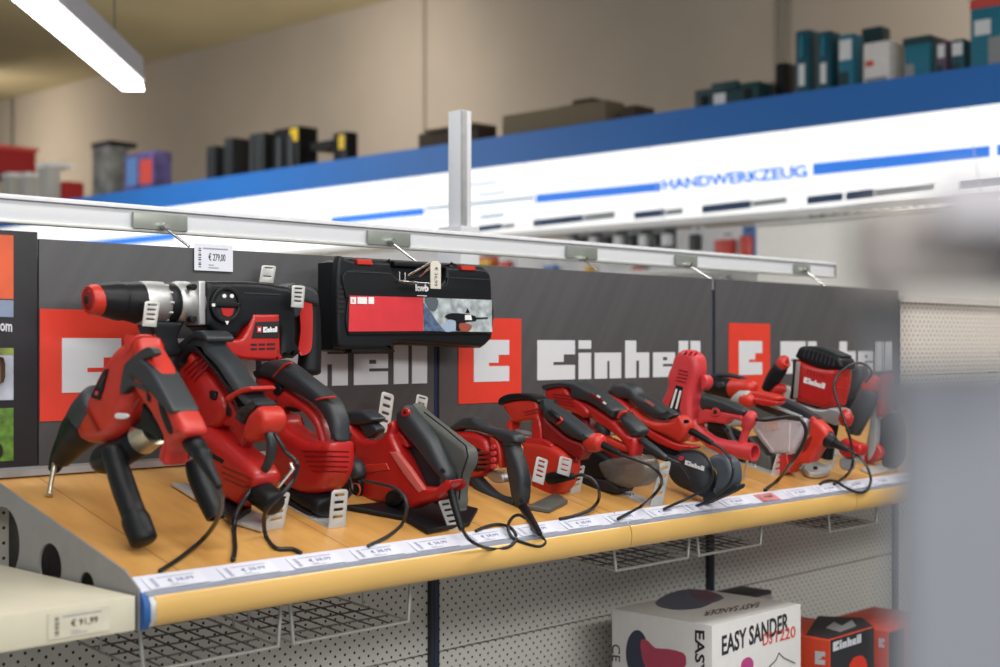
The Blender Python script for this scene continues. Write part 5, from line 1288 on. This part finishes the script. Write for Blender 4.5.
lines('side_louvres', D, [(836, 377, 848, 378), (836, 387, 847, 388), (834, 400, 845, 401)], 1.1, .0424, RED2, t)
slab('alloy_collar', D, [(790, 398), (797, 400), (812, 405), (826, 409), (836, 407), (848, 410), (850, 420), (840, 425), (824, 420), (806, 414), (794, 406)], .036, -.03, SIL, .006, t)
loft('turret_column', D, [(795, 360, 2.2, .03), (795, 380, 2.6, .03), (793, 398, 3.4, .03)], BLK, t, n=2, seg=12)
slab('depth_scale', D, [(796, 362), (800, 362), (797, 398), (793, 398)], .050, .046, SIL, .001, t, smooth=False)
loft('left_grip', D, [(767, 390, 6, .03), (774, 378, 8, .03), (781, 367, 7.5, .03)], BLK, t, n=3)
loft('left_grip_cap', D, [(780, 368, 6.5, .03), (785, 361, 7, .03), (787, 360, 4, .03)], RED2, t, n=2)
loft('left_grip_base', D, [(774, 394, 5, .03), (780, 390, 6.5, .03), (786, 388, 4, .03)], RED, t, n=2)
slab('left_arm', D, [(784, 388), (790, 386), (798, 398), (792, 404), (785, 398)], .034, .015, ZNC, .003, t)
loft('plunge_column', D, [(824, 418, 7), (822, 440, 7), (820, 456, 7)], BLK, t, n=1)
loft('plunge_column', D, [(834, 418, 6, -.01), (830, 440, 6, -.01), (827, 458, 6, -.01)], BLK, t, n=1, seg=14)
loft('clamp_ball', D, [(843, 412, 5, .02), (846, 418, 8, .02), (846, 425, 5, .02)], RED, t, n=2)
sb = slab('base_disc', SHELF, [(818 + 13.5 * math.cos(a * math.pi / 12), 467.5 + 5.4 * math.sin(a * math.pi / 12)) for a in range(24)], .016, .003, ZNC, .002, t, smooth=False)
disc('base_screw', YP(-.40), 816.5, 468, 1.6, 1.8, .001, .006, BLK2, t)
slab('chip_guard', D, [(840, 442), (848, 438), (858, 442), (867, 446), (865, 456), (850, 458), (840, 452)], .020, -.03, RED, .006, t)
slab('chip_window', D, [(842, 458), (854, 460), (852, 470), (842, 468)], .012, -.01, GC, .003, t)
cable('power_cord', [(866, 382, 3.05), (872, 374, 3.04), (868, 366, 3.03), (858, 363, 3.02), (847, 367, 2.98), (837, 376, 2.95), (834, 388, 2.94), (838, 403, 2.94), (846, 425, 2.94), (852, 448, 2.95), (852, 466, 2.95), (846, 476, 's', .01), (834, 484, 's')], .0034, parent=t)
finish(t)

# ================================================================== T13 last tool, partly behind the blurred rack
D = XP(3.24); D.k = .8
t = thing('second_router', 'farthest red tool with a slanted dark grey grip, fading behind the blurred rack', 'power tool')
loft('slanted_grip', D, [(853, 432, 8, .03), (858, 418, 10.5, .03), (866, 402, 10.5, .03), (872, 391, 9, .03)], RUB, t, n=3)
loft('grip_cap', D, [(868, 390, 8, .03), (873, 384, 8.5, .03), (877, 378, 5, .03)], RED2, t, n=2)
slab('grey_housing', D, [(838, 372), (866, 366), (868, 382), (858, 400), (846, 408), (840, 396)], .0, -.06, RUB, .010, t)
slab('black_bracket', D, [(848, 400), (862, 396), (856, 414), (848, 420)], .02, -.02, BLK, .005, t)
slab('red_motor', D, [(880, 380), (892, 376), (894, 404), (886, 416), (878, 410)], .02, -.05, RED2, .012, t)
slab('alloy_arm', D, [(872, 412), (880, 406), (880, 440), (874, 458), (868, 455)], .01, -.02, GC, .004, t)
slab('red_base', D, [(864, 447), (880, 443), (888, 450), (886, 458), (872, 463), (864, 459)], .0, -.05, RED, .008, t)
slab('dark_side', D, [(880, 420), (904, 416), (906, 460), (884, 468)], -.02, -.07, RUB, .006, t)
slab('sole_plate', SHELF, [(860, 468), (892, 462), (900, 468), (872, 474)], .006, .001, ZNC, .001, t, smooth=False)
finish(t)
